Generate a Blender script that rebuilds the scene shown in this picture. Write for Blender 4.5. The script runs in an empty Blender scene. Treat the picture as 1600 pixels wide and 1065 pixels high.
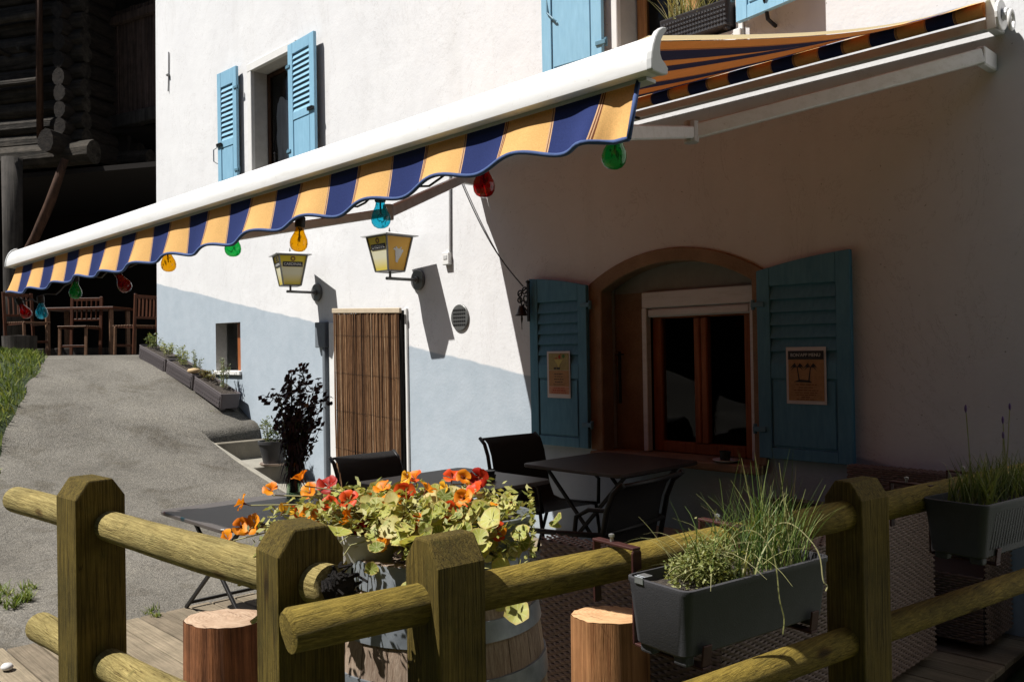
import bpy, bmesh, math, random
from mathutils import Vector, Matrix, noise
R = math.radians
rnd = random.Random(7)
scn = bpy.context.scene
COL = scn.collection

# ------------------------------------------------------------------ camera
def make_camera():
    f, rho, p = 1350.0, 0.017, math.atan(13 / 1350)
    th = math.atan2(1350, 1400)
    F0 = Vector((-math.cos(th), math.sin(th), 0)); R0 = Vector((F0.y, -F0.x, 0)); U0 = Vector((0, 0, 1))
    F = math.cos(p) * F0 + math.sin(p) * U0
    U1 = math.cos(p) * U0 - math.sin(p) * F0
    Rt = math.cos(rho) * R0 - math.sin(rho) * U1
    U = math.sin(rho) * R0 + math.cos(rho) * U1
    cd = bpy.data.cameras.new('camera'); c = bpy.data.objects.new('camera', cd); COL.objects.link(c)
    cd.sensor_width = 36; cd.lens = f / 1600 * 36; cd.clip_start = .05; cd.clip_end = 2000
    m = Matrix(((Rt.x, U.x, -F.x, 0), (Rt.y, U.y, -F.y, 0), (Rt.z, U.z, -F.z, 1.45), (0, 0, 0, 1)))
    c.matrix_world = m
    scn.camera = c
make_camera()

# ------------------------------------------------------------------ sky, sun, exposure
SUN = Vector((0.60, 1.0, -1.85)).normalized()
w = bpy.data.worlds.new("World"); scn.world = w; w.use_nodes = True
nt = w.node_tree
sky = nt.nodes.new('ShaderNodeTexSky'); sky.sky_type = 'NISHITA'; sky.sun_disc = False
sky.sun_elevation = math.asin(-SUN.z); sky.sun_rotation = math.atan2(-SUN.x, -SUN.y)
bg = nt.nodes['Background']; bg.inputs[1].default_value = 0.05
nt.links.new(sky.outputs[0], bg.inputs[0])
sl = bpy.data.lights.new('sun', 'SUN'); sl.energy = 5.0; sl.angle = R(.5); sl.color = (1, .972, .93)
so = bpy.data.objects.new('sun', sl); COL.objects.link(so)
so.rotation_euler = SUN.to_track_quat('-Z', 'Y').to_euler(); so.location = (0, -6, 12)
scn.view_settings.view_transform = 'Standard'; scn.view_settings.look = 'None'
scn.view_settings.gamma = 1; scn.view_settings.use_curve_mapping = False
scn.view_settings.exposure = 0.48
scn.render.engine = 'CYCLES'
scn.cycles.max_bounces = 6; scn.cycles.diffuse_bounces = 1; scn.cycles.transparent_max_bounces = 12

# ------------------------------------------------------------------ materials
class NT:
    def __init__(s, name):
        s.m = bpy.data.materials.new(name); s.m.use_nodes = True
        s.t = s.m.node_tree; s.n = s.t.nodes; s.b = s.n['Principled BSDF']; s.out = s.n['Material Output']
    def add(s, typ, **kw):
        n = s.n.new(typ)
        for k, v in kw.items(): setattr(n, k, v)
        return n
    def link(s, a, b): s.t.links.new(a, b)
    def coords(s, scale=(1, 1, 1), kind='Object'):
        if kind == 'World':
            o = s.add('ShaderNodeNewGeometry').outputs['Position']
        else:
            o = s.add('ShaderNodeTexCoord').outputs[kind]
        mp = s.add('ShaderNodeMapping'); mp.inputs['Scale'].default_value = scale
        s.link(o, mp.inputs[0]); return mp.outputs[0]
    def noise(s, vec, scale=5, detail=4, rough=.6, dist=0):
        n = s.add('ShaderNodeTexNoise'); n.inputs['Scale'].default_value = scale
        n.inputs['Detail'].default_value = detail; n.inputs['Roughness'].default_value = rough
        n.inputs['Distortion'].default_value = dist
        s.link(vec, n.inputs['Vector']); return n.outputs['Fac']
    def ramp(s, fac, stops, interp='LINEAR'):
        r = s.add('ShaderNodeValToRGB'); r.color_ramp.interpolation = interp
        e = r.color_ramp.elements
        while len(e) < len(stops): e.new(.5)
        for x, (p, c) in zip(e, stops):
            x.position = p; x.color = (*c, 1) if len(c) == 3 else c
        if fac is not None: s.link(fac, r.inputs[0])
        return r.outputs[0]
    def mix(s, fac, a, b, mode='MIX'):
        m = s.add('ShaderNodeMix', data_type='RGBA', blend_type=mode)
        for v, i in ((fac, 0), (a, 6), (b, 7)):
            if isinstance(v, (int, float)): m.inputs[i].default_value = v
            elif isinstance(v, tuple): m.inputs[i].default_value = (*v, 1)
            else: s.link(v, m.inputs[i])
        return m.outputs[2]
    def math(s, op, a, b=0.0, c=None):
        m = s.add('ShaderNodeMath', operation=op)
        for i, v in enumerate((a, b) if c is None else (a, b, c)):
            if isinstance(v, (int, float)): m.inputs[i].default_value = v
            else: s.link(v, m.inputs[i])
        return m.outputs[0]
    def bump(s, h, strength=.3, dist=.01):
        b = s.add('ShaderNodeBump'); b.inputs['Strength'].default_value = strength; b.inputs['Distance'].default_value = dist
        s.link(h, b.inputs['Height']); s.link(b.outputs[0], s.b.inputs['Normal']); return b.outputs[0]
    def set(s, color=None, rough=None, metal=None, spec=None):
        if color is not None:
            if isinstance(color, tuple): s.b.inputs['Base Color'].default_value = (*color, 1)
            else: s.link(color, s.b.inputs['Base Color'])
        if rough is not None:
            if isinstance(rough, (int, float)): s.b.inputs['Roughness'].default_value = rough
            else: s.link(rough, s.b.inputs['Roughness'])
        if metal is not None: s.b.inputs['Metallic'].default_value = metal
        if spec is not None: s.b.inputs['Specular IOR Level'].default_value = spec
        return s.m

def scl(c, k): return tuple(min(1, x * k) for x in c)

def plain(name, c, rough=.6, metal=0, var=.12, scale=12, bump=.15, bd=.002, spec=.4):
    t = NT(name); v = t.coords()
    n = t.noise(v, scale, 5, .65)
    t.set(t.ramp(n, [(.25, scl(c, 1 - var)), (.75, scl(c, 1 + var))]), rough, metal, spec)
    if bump: t.bump(t.noise(v, scale * 8, 3), bump, bd)
    return t.m

def wood(name, axis, dark, light, gs=26, along=1.2, rough=.8, bump=.5, bd=.004, blot=.5, randomize=0.0, knots=False):
    t = NT(name)
    sc = [gs, gs, gs]; sc[axis] = along
    v = t.coords(tuple(sc))
    if randomize:
        oi = t.add('ShaderNodeObjectInfo'); va = t.add('ShaderNodeVectorMath', operation='MULTIPLY_ADD')
        va.inputs[1].default_value = (37, 23, 51); 
        cr = t.add('ShaderNodeCombineXYZ')
        for i in range(3): t.link(oi.outputs['Random'], cr.inputs[i])
        t.link(cr.outputs[0], va.inputs[0]); t.link(v, va.inputs[2]); v2 = va.outputs[0]
    else: v2 = v
    g = t.noise(v2, 1.0, 6, .68, .6)
    fine = t.noise(v2, 3.2, 4, .7)
    base = t.ramp(g, [(.3, dark), (.5, tuple((a + b) / 2 for a, b in zip(dark, light))), (.72, light)])
    crack = t.ramp(fine, [(.30, (.35, .33, .3)), (.42, (1, 1, 1))])
    base = t.mix(.55, base, crack, 'MULTIPLY')
    if knots:
        sk = [9, 9, 9]; sk[axis] = 3.2
        vk = t.add('ShaderNodeTexVoronoi'); vk.inputs['Scale'].default_value = 1.0; t.link(t.coords(tuple(sk)), vk.inputs['Vector'])
        base = t.mix(1, base, t.ramp(vk.outputs['Distance'], [(.05, (.22, .17, .12)), (.10, (.6, .5, .4)), (.15, (1, 1, 1))]), 'MULTIPLY')
        sl_ = [32, 32, 32]; sl_[axis] = .9
        lc = t.noise(t.coords(tuple(sl_)), 1.0, 3, .5, .3)
        lines = t.ramp(lc, [(.492, (1, 1, 1)), (.5, (.25, .2, .14)), (.508, (1, 1, 1))])
        base = t.mix(.8, base, lines, 'MULTIPLY')
        mo = t.noise(t.coords((1, 1, 1)), 16, 5, .7)
        base = t.mix(t.ramp(mo, [(.56, (0, 0, 0)), (.72, (.55, .55, .55))]), base, (.09, .085, .02))
    vb = t.coords((1, 1, 1)); bl = t.noise(vb, 7, 4, .6)
    base = t.mix(blot, base, t.ramp(bl, [(.3, (.5, .5, .45)), (.7, (1.25, 1.2, 1.15))]), 'MULTIPLY')
    if randomize:
        oi = t.add('ShaderNodeObjectInfo')
        base = t.mix(randomize, base, t.ramp(oi.outputs['Random'], [(0, (.55, .52, .5)), (1, (1.3, 1.28, 1.2))]), 'MULTIPLY')
    t.set(base, rough, 0, .25)
    h = t.math('ADD', g, t.math('MULTIPLY', fine, .7))
    t.bump(h, bump, bd)
    return t.m

M = {}
def mk_materials():
    # house plaster with the slanting painted base band
    t = NT('white_plaster'); v = t.coords(kind='World')
    sep = t.add('ShaderNodeSeparateXYZ'); t.link(v, sep.inputs[0])
    line = t.math('MULTIPLY_ADD', sep.outputs[0], -.1655, .811 - .1655 * 2.135)
    wob = t.math('MULTIPLY', t.math('SUBTRACT', t.noise(v, 2.5, 3), .5), .05)
    d = t.math('ADD', t.math('SUBTRACT', sep.outputs[2], line), wob)
    fac = t.math('MULTIPLY_ADD', d, 60, .5)
    fac.node.use_clamp = True
    big = t.noise(v, .9, 5, .6); med = t.noise(v, 6, 5, .65)
    white = t.ramp(big, [(.3, (.76, .755, .755)), (.7, (.84, .835, .83))])
    white = t.mix(.5, white, t.ramp(med, [(.3, (.93, .93, .93)), (.6, (1, 1, 1))]), 'MULTIPLY')
    vs_ = t.coords((2.2, 2.2, .3), 'World'); stk = t.noise(vs_, 1.6, 5, .65)
    white = t.mix(.35, white, t.ramp(stk, [(.32, (.87, .86, .845)), (.48, (1, 1, 1))]), 'MULTIPLY')
    ckn = t.noise(t.coords((1.1, 1.1, .8), 'World'), 1.3, 8, .7, .8)
    white = t.mix(.5, white, t.ramp(ckn, [(.4965, (1, 1, 1)), (.5, (.55, .53, .5)), (.5035, (1, 1, 1))]), 'MULTIPLY')
    spots = t.noise(v, 55, 2, .5)
    white = t.mix(1, white, t.ramp(spots, [(.235, (.55, .53, .5)), (.26, (1, 1, 1))]), 'MULTIPLY')
    grey = t.ramp(med, [(.3, (.40, .465, .52)), (.7, (.46, .52, .575))])
    grey = t.mix(1, grey, t.ramp(spots, [(.235, (.6, .6, .6)), (.26, (1, 1, 1))]), 'MULTIPLY')
    foot = t.math('MULTIPLY_ADD', t.math('ADD', sep.outputs[2], t.math('MULTIPLY', med, .25)), 4, -.2); foot.node.use_clamp = True
    grey = t.mix(foot, t.mix(.5, grey, (.30, .29, .26)), grey)
    t.set(t.mix(fac, grey, white), .9, 0, .2)
    h = t.math('ADD', t.math('MULTIPLY', t.noise(v, 4, 4), 1.5), t.math('MULTIPLY', t.noise(v, 45, 4), .35))
    t.bump(h, .28, .012)
    M['plaster'] = t.m
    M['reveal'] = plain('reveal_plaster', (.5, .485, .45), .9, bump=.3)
    M['white_trim'] = plain('white_trim', (.78, .77, .74), .8, var=.06)
    # stone of the arch
    t = NT('arch_stone'); v = t.coords()
    n = t.noise(v, 90, 3, .8); n2 = t.noise(v, 6, 4)
    c = t.mix(.6, t.ramp(n, [(.3, (.16, .10, .06)), (.7, (.42, .28, .18))]), t.ramp(n2, [(.3, (.25, .17, .11)), (.7, (.45, .31, .2))]))
    t.set(c, .9, 0, .2); t.bump(n, .6, .006); M['stone'] = t.m
    M['stone_grey'] = plain('grey_infill', (.33, .30, .26), .9, bump=.3)
    # shutters
    t = NT('blue_paint'); v = t.coords((6, 6, 1.2)); v1 = t.coords()
    n = t.noise(v, 6, 5); n2 = t.noise(v1, 3, 4)
    c = t.ramp(n, [(.3, (.24, .47, .63)), (.7, (.29, .54, .71))])
    c = t.mix(.4, c, t.ramp(n2, [(.3, (.85, .85, .85)), (.7, (1.08, 1.06, 1.05))]), 'MULTIPLY')
    t.set(c, .55, 0, .4); t.bump(n, .15, .002); M['blue'] = t.m
    t = NT('shaded_blue_paint'); v = t.coords((6, 6, 1.2)); n = t.noise(v, 6, 5); n2 = t.noise(t.coords(), 3, 4)  # upper shutters' blue, darkened to put the awning's shade into the colour
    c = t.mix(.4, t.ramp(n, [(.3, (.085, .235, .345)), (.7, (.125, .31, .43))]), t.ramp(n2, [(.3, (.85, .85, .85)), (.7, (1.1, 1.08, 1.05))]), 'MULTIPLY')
    t.set(c, .6, 0, .3); t.bump(n, .2, .002); M['shaded_blue'] = t.m
    M['hinge'] = plain('hinge_blue_iron', (.12, .25, .33), .5)
    M['black_iron'] = plain('black_iron', (.018, .017, .017), .5, .3, .2, 30, .2)
    M['lamp_grey'] = plain('lamp_grey_metal', (.16, .16, .155), .45, .5, .15, 20)
    M['steel'] = plain('galvanised_steel', (.45, .47, .48), .35, .8, .2, 30)
    t = NT('white_powder_coat'); v = t.coords((1.5, 6, 9)); n = t.noise(v, 3, 6, .7); n2 = t.noise(t.coords(), 60, 3, .7)
    c = t.ramp(n, [(.3, (.70, .685, .65)), (.55, (.81, .80, .785))]); c = t.mix(.5, c, t.ramp(n2, [(.28, (.7, .68, .64)), (.36, (1, 1, 1))]), 'MULTIPLY')
    t.set(c, t.ramp(n, [(.3, (.5, .5, .5)), (.7, (.32, .32, .32))]), 0, .4); M['alu_white'] = t.m
    M['alu_grey'] = plain('grey_cap', (.55, .55, .54), .45, 0, .05, 10, .05)
    M['window_wood'] = wood('window_wood', 2, (.22, .065, .02), (.42, .14, .045), 40, 1.5, .45, .2, .002, .3)
    M['window_wood_light'] = wood('window_wood_light', 2, (.38, .17, .06), (.62, .31, .13), 40, 1.5, .5, .2, .002, .3)
    t = NT('window_glass'); tr = t.add('ShaderNodeBsdfTransparent'); tr.inputs[0].default_value = (.90, .92, .91, 1)
    gl = t.add('ShaderNodeBsdfGlossy'); gl.inputs['Roughness'].default_value = .01
    fr = t.add('ShaderNodeFresnel'); fr.inputs[0].default_value = 1.35
    mx = t.add('ShaderNodeMixShader'); t.link(fr.outputs[0], mx.inputs[0]); t.link(tr.outputs[0], mx.inputs[1]); t.link(gl.outputs[0], mx.inputs[2])
    t.link(mx.outputs[0], t.out.inputs[0]); M['glass'] = t.m
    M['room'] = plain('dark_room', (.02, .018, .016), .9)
    t = NT('curtain_cloth'); v = t.coords((14, 1, 2)); n = t.noise(v, 1.2, 5, .6, .5)
    t.set(t.ramp(n, [(.3, (.62, .60, .60)), (.7, (.88, .86, .86))]), .95); t.bump(n, .5, .03); M['curtain'] = t.m
    # asphalt
    t = NT('asphalt'); v = t.coords()
    a = t.noise(v, 140, 3, .8); b = t.noise(v, .8, 5, .6); c2 = t.noise(v, 30, 4, .7)
    vo = t.add('ShaderNodeTexVoronoi'); vo.inputs['Scale'].default_value = 95; t.link(v, vo.inputs['Vector'])
    c = t.ramp(a, [(.28, (.085, .08, .073)), (.5, (.172, .163, .149)), (.72, (.29, .275, .25))])
    c = t.mix(.75, c, t.ramp(t.noise(v, 52, 2, .7), [(.36, (.72, .72, .70)), (.5, (1, 1, 1)), (.64, (1.28, 1.26, 1.22))]), 'MULTIPLY')
    c = t.mix(.8, c, t.ramp(b, [(.3, (.60, .57, .52)), (.62, (1.12, 1.09, 1.03))]), 'MULTIPLY')
    c = t.mix(.7, c, t.ramp(c2, [(.3, (.7, .7, .68)), (.65, (1.12, 1.12, 1.1))]), 'MULTIPLY')
    pt = t.noise(v, 2.1, 6, .7, .4)
    c = t.mix(.75, c, t.ramp(pt, [(.36, (.66, .63, .57)), (.47, (1, 1, 1)), (.66, (1.1, 1.09, 1.06))]), 'MULTIPLY')
    vc = t.coords((1, 1, .2)); ck = t.noise(vc, 2.2, 7, .75, .6)
    ckm = t.ramp(ck, [(.493, (1, 1, 1)), (.5, (.25, .23, .2)), (.507, (1, 1, 1))])
    gate = t.ramp(t.noise(v, .5, 2), [(.48, (0, 0, 0)), (.55, (1, 1, 1))])
    c = t.mix(gate, c, t.mix(1, c, ckm, 'MULTIPLY'))
    t.set(c, .9, 0, .25)
    h = t.math('ADD', t.math('MULTIPLY', a, .5), vo.outputs['Distance'])
    t.bump(h, .7, .010); M['asphalt'] = t.m
    M['concrete'] = plain('concrete', (.27, .25, .205), .9, 0, .2, 6, .5, .006)
    M['riser'] = plain('concrete_riser', (.24, .21, .16), .9, 0, .25, 6, .5, .006)
    M['paving'] = plain('paving', (.20, .185, .165), .9, 0, .2, 5, .4, .005)
    M['earth'] = plain('earth', (.06, .045, .03), 1, 0, .4, 25, 1, .02)
    t = NT('soil'); v = t.coords(); n = t.noise(v, 60, 4, .8)
    t.set(t.ramp(n, [(.35, (.018, .013, .01)), (.6, (.07, .055, .042)), (.8, (.16, .13, .10))]), 1); t.bump(n, 1, .012); M['soil'] = t.m
    t = NT('meadow'); v = t.coords(); n = t.noise(v, 3, 6, .7)
    t.set(t.ramp(n, [(.3, (.03, .05, .015)), (.7, (.07, .09, .03))]), 1); t.bump(t.noise(v, 30, 4), 1, .05); M['meadow'] = t.m
    # fence timber
    M['post'] = wood('fence_post_wood', 2, (.045, .032, .005), (.29, .21, .045), 190, 5, .85, 1, .008, .75, knots=True)
    M['rail_x'] = wood('fence_rail_wood_x', 0, (.18, .132, .036), (.52, .42, .165), 170, 7, .8, 1, .006, .5, knots=True)
    M['rail_y'] = wood('fence_rail_wood_y', 1, (.09, .063, .008), (.39, .285, .055), 170, 7, .8, 1, .006, .65, knots=True)
    M['rot'] = plain('rotten_wood', (.02, .015, .012), 1, 0, .6, 60, 1, .02)
    M['plank'] = wood('deck_plank_wood', 0, (.17, .14, .10), (.37, .31, .225), 110, 3, .85, .7, .005, .5, .6)
    M['stump_red'] = wood('stump_bark_red', 2, (.045, .014, .007), (.42, .175, .075), 34, 1.0, .8, .9, .012, .7)
    M['stump_tan'] = wood('stump_side_tan', 2, (.17, .065, .022), (.52, .26, .11), 36, 1.0, .8, .8, .01, .5)
    for nm, c1, c2 in (('end_red', (.30, .19, .12), (.54, .40, .28)), ('end_tan', (.45, .25, .12), (.66, .42, .22))):
        t = NT('stump_' + nm); v = t.coords(); wv = t.add('ShaderNodeTexWave', wave_type='RINGS', rings_direction='Z')
        wv.inputs['Scale'].default_value = 22; wv.inputs['Distortion'].default_value = 3; wv.inputs['Detail'].default_value = 3; wv.inputs['Detail Scale'].default_value = 1.5
        t.link(v, wv.inputs['Vector'])
        n = t.noise(v, 14, 6, .7)
        c = t.mix(.75, t.ramp(wv.outputs['Fac'], [(.2, c1), (.8, c2)]), t.ramp(n, [(.3, c1), (.7, c2)]))
        vx = t.coords((3, 40, 1)); ck = t.noise(vx, 1.5, 4)
        c = t.mix(.7, c, t.ramp(ck, [(.34, (.35, .3, .28)), (.42, (1, 1, 1))]), 'MULTIPLY')
        t.set(c, .85, 0, .2); t.bump(n, .5, .004); M[nm] = t.m
    M['stave'] = wood('barrel_oak', 2, (.20, .13, .09), (.47, .38, .30), 140, 5, .8, .6, .004, .4, .45)
    t = NT('barrel_hoop_steel'); v = t.coords(); n = t.noise(v, 9, 5, .65)
    t.set(t.ramp(n, [(.3, (.15, .17, .19)), (.7, (.34, .37, .40))]), .5, .55); t.bump(t.noise(v, 60, 3), .2, .002); M['hoop'] = t.m
    M['zinc'] = plain('zinc_planter', (.17, .19, .20), .5, .4, .25, 14, .2)
    M['pot_white'] = plain('pot_white_plastic', (.55, .54, .52), .5, 0, .1, 20, .05)
    M['pot_dark'] = plain('pot_dark_plastic', (.04, .04, .042), .5, 0, .1, 20, .05)
    M['saucer'] = plain('saucer_clay', (.45, .36, .30), .8)
    M['box_grey'] = plain('planter_grey_plastic', (.047, .046, .050), .6, 0, .10, 40, .35, .002)
    M['box_road'] = plain('planter_taupe_plastic', (.125, .108, .11), .65, 0, .1, 30, .1)
    M['rust_iron'] = plain('rust_red_iron', (.055, .018, .015), .55, .3, .3, 30, .2)
    M['wicker'] = plain('wicker_strands', (.21, .145, .115), .5, 0, .35, 70, .2)
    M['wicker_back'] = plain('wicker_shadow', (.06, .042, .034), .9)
    M['cushion'] = plain('cushion_taupe', (.16, .12, .09), .95, 0, .1, 60, .4, .003)
    M['table'] = plain('table_grey_metal', (.082, .070, .064), .44, .0, .12, 10, .08)
    M['chair_mesh'] = plain('chair_sling_black', (.015, .014, .014), .7, 0, .1, 120, .4, .001)
    M['ash'] = plain('black_ashtray', (.02, .02, .02), .4)
    # barn
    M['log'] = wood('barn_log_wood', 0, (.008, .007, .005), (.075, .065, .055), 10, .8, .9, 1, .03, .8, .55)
    M['sky_block_wood'] = wood('sky_block_wall', 0, (.03,.022,.016), (.09,.065,.045), 6, .3, .9, .8, .03, .6)  # walls of the unseen houses added as sky blockers
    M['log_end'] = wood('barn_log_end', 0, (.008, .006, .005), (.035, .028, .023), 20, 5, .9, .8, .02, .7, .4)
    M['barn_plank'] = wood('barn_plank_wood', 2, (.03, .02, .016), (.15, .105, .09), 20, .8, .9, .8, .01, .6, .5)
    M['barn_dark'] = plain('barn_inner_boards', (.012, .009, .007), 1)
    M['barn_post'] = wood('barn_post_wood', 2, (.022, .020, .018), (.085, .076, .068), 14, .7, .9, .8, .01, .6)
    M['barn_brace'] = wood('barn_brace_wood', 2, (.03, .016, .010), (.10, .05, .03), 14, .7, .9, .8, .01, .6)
    M['chair_wood'] = wood('folding_chair_teak', 2, (.05, .018, .010), (.13, .048, .024), 30, 2, .5, .3, .003, .3)
    M['chair_slat'] = wood('seat_slat_teak', 0, (.12, .06, .035), (.26, .15, .09), 30, 2, .5, .3, .003, .3)
    # bamboo
    t = NT('bamboo_reed'); g = t.add('ShaderNodeNewGeometry')
    c = t.ramp(g.outputs['Random Per Island'], [(0, (.05, .025, .012)), (.3, (.15, .075, .035)), (.65, (.27, .15, .075)), (.9, (.38, .24, .13)), (1, (.50, .37, .24))])
    v = t.coords((30, 30, 2.2)); n = t.noise(v, 4, 5, .7)
    c = t.mix(.85, c, t.ramp(n, [(.34, (.35, .3, .26)), (.62, (1.2, 1.15, 1.1))]), 'MULTIPLY')
    t.set(c, .6, 0, .3); M['bamboo'] = t.m
    M['bamboo_top'] = plain('pale_batten', (.55, .45, .32), .7)
    # awning cloth
    def cloth(name, transl):
        t = NT(name); uv = t.add('ShaderNodeTexCoord'); sep = t.add('ShaderNodeSeparateXYZ'); t.link(uv.outputs['UV'], sep.inputs[0])
        P = .309
        fr = t.math('FRACT', t.math('DIVIDE', t.math('ADD', sep.outputs[0], P - .139), P))
        navy, cream, rust, pale = (.030, .045, .150), (.77, .46, .17), (.20, .075, .04), (.68, .44, .25)
        st = [(0, rust), (.010, pale), (.020, navy), (.48, pale), (.490, rust), (.5, pale), (.510, cream), (.980, rust), (.990, pale)]
        c = t.ramp(fr, st, 'CONSTANT')
        wv = t.coords((1, 1, 1)); n = t.noise(wv, 260, 2, .8); n2 = t.noise(wv, 9, 4)
        c = t.mix(.5, c, t.ramp(n, [(.3, (.75, .75, .75)), (.7, (1.2, 1.2, 1.2))]), 'MULTIPLY')
        c = t.mix(.4, c, t.ramp(n2, [(.3, (.8, .8, .8)), (.7, (1.1, 1.1, 1.1))]), 'MULTIPLY')
        t.set(c, .95, 0, .1)
        tl = t.add('ShaderNodeBsdfTranslucent')
        t.link(t.mix(1, c, (1.0, .30, .07), 'MULTIPLY'), tl.inputs[0])
        bm_ = t.bump(n, .15, .001)
        mx = t.add('ShaderNodeMixShader'); mx.inputs[0].default_value = transl
        t.link(t.b.outputs[0], mx.inputs[1]); t.link(tl.outputs[0], mx.inputs[2]); t.link(mx.outputs[0], t.out.inputs[0])
        return t.m
    M['canopy'] = cloth('awning_canopy_cloth', .085); M['valance'] = cloth('awning_valance_cloth', .12)
    t = NT('hem_tape'); tl = t.add('ShaderNodeBsdfTranslucent'); tl.inputs[0].default_value = (.85, .70, .42, 1); t.set((.72, .58, .36), .9)
    mx = t.add('ShaderNodeMixShader'); mx.inputs[0].default_value = .35; t.link(t.b.outputs[0], mx.inputs[1]); t.link(tl.outputs[0], mx.inputs[2]); t.link(mx.outputs[0], t.out.inputs[0]); M['hem_cloth'] = t.m
    M['piping'] = plain('navy_piping', (.06, .10, .24), .9, 0, .2, 80, .2)
    M['stitch'] = plain('pale_stitch', (.5, .5, .5), .9)
    # bulbs
    for nm, c in (('red', (.66, .035, .06)), ('green', (.10, .72, .28)), ('blue', (.13, .76, .92)), ('amber', (1.0, .66, .06))):
        t = NT('bulb_glass_' + nm)
        lw = t.add('ShaderNodeLayerWeight'); lw.inputs[0].default_value = .35
        v = t.coords((1, 1, .6)); n = t.noise(v, 38, 3, .6, 1.2)
        col = t.mix(t.math('POWER', lw.outputs['Facing'], 2.6), c, scl(c, .4))
        col = t.mix(1, col, t.ramp(n, [(.36, (.28, .28, .28)), (.41, (1, 1, 1))]), 'MULTIPLY')  # noise paints dark refraction flecks into the glass colour
        tr = t.add('ShaderNodeBsdfTransparent'); t.link(col, tr.inputs[0])
        df = t.add('ShaderNodeBsdfTranslucent'); t.link(col, df.inputs[0])
        m0 = t.add('ShaderNodeMixShader'); m0.inputs[0].default_value = .16; t.link(tr.outputs[0], m0.inputs[1]); t.link(df.outputs[0], m0.inputs[2])
        gl = t.add('ShaderNodeBsdfGlossy'); gl.inputs['Roughness'].default_value = .03
        fr = t.add('ShaderNodeFresnel'); fr.inputs[0].default_value = 1.5
        mx = t.add('ShaderNodeMixShader'); gm = t.add('ShaderNodeNewGeometry'); t.link(t.math('MULTIPLY', fr.outputs[0], t.math('SUBTRACT', 1.0, gm.outputs['Backfacing'])), mx.inputs[0]); t.link(m0.outputs[0], mx.inputs[1]); t.link(gl.outputs[0], mx.inputs[2])
        t.link(mx.outputs[0], t.out.inputs[0]); M['bulb_' + nm] = t.m
    M['socket'] = plain('black_socket', (.012, .012, .012), .5)
    M['cable'] = plain('black_cable', (.015, .015, .015), .6)
    M['wire_grey'] = plain('grey_wire', (.25, .25, .25), .6)
    # lantern panels: yellow glass, pale middle printed on it
    for nm, a, b in (('yellow', (.90, .70, .06), (.92, .88, .62)), ('orange', (.90, .47, .02), (.92, .52, .05))):
        t = NT('lantern_glass_' + nm); tc = t.add('ShaderNodeTexCoord'); sep = t.add('ShaderNodeSeparateXYZ'); t.link(tc.outputs['UV'], sep.inputs[0])
        c = t.ramp(sep.outputs[1], [(.0, a), (.38, b), (.55, b), (.8, a)])
        t.set(c, .3, 0, .5)
        tl = t.add('ShaderNodeBsdfTranslucent'); t.link(c, tl.inputs[0])
        mx = t.add('ShaderNodeMixShader'); mx.inputs[0].default_value = .15
        t.link(t.b.outputs[0], mx.inputs[1]); t.link(tl.outputs[0], mx.inputs[2]); t.link(mx.outputs[0], t.out.inputs[0]); M['lan_' + nm] = t.m
    M['print_dark'] = plain('print_dark', (.03, .03, .035), .6, bump=0)
    M['print_white'] = plain('print_white', (.75, .74, .70), .6, bump=0)
    M['print_brown'] = plain('print_brown', (.20, .07, .03), .6, bump=0)
    M['print_red'] = plain('print_red', (.45, .06, .03), .7, bump=0)
    M['print_green'] = plain('print_green', (.10, .22, .06), .7, bump=0)
    M['print_yellow'] = plain('print_yellow', (.62, .52, .16), .7, bump=0)
    M['paper'] = plain('paper_white', (.72, .68, .66), .8, 0, .04, 20, .05)
    M['paper_tan'] = plain('paper_tan', (.46, .26, .12), .8, 0, .2, 30, .05)
    M['paper_rose'] = plain('paper_rose', (.60, .30, .18), .8, 0, .15, 30, .05)
    M['paper_olive'] = plain('paper_olive', (.40, .33, .14), .8, 0, .2, 30, .05)
    # leaves and petals
    def leafy(name, stops, transl=.35, rough=.5, island=False, veins=False):
        t = NT(name)
        if island: r = t.add('ShaderNodeNewGeometry').outputs['Random Per Island']
        else: r = t.add('ShaderNodeObjectInfo').outputs['Random']
        c = t.ramp(r, stops)
        v = t.coords(); n = t.noise(v, 40, 3)
        if veins:
            sp = t.add('ShaderNodeSeparateXYZ'); t.link(v, sp.inputs[0])
            an = t.math('ARCTAN2', sp.outputs[1], sp.outputs[0])
            vn = t.math('POWER', t.math('ABSOLUTE', t.math('COSINE', t.math('MULTIPLY', an, 4.5))), 18.0)
            ln = t.add('ShaderNodeVectorMath', operation='LENGTH'); t.link(v, ln.inputs[0])
            vn = t.math('MAXIMUM', t.math('MULTIPLY', vn, .8), t.math('SUBTRACT', 1.0, t.math('MULTIPLY', ln.outputs['Value'], 6.0)))
            vn.node.use_clamp = True
            c = t.mix(t.math('MULTIPLY', vn, .55), c, (.70, .68, .38))
            c = t.mix(t.ramp(t.math('ADD', ln.outputs['Value'], t.math('MULTIPLY', n, .3)), [(.98, (0, 0, 0)), (1.18, (.7, .7, .7))]), c, (.55, .42, .14))
        c = t.mix(.5, c, t.ramp(n, [(.3, (.75, .75, .7)), (.7, (1.15, 1.15, 1.1))]), 'MULTIPLY')
        t.set(c, rough, 0, .3)
        tl = t.add('ShaderNodeBsdfTranslucent'); t.link(t.mix(1, c, (1.0, .95, .5), 'MULTIPLY'), tl.inputs[0])
        mx = t.add('ShaderNodeMixShader'); mx.inputs[0].default_value = transl
        t.link(t.b.outputs[0], mx.inputs[1]); t.link(tl.outputs[0], mx.inputs[2]); t.link(mx.outputs[0], t.out.inputs[0])
        return t.m
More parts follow.
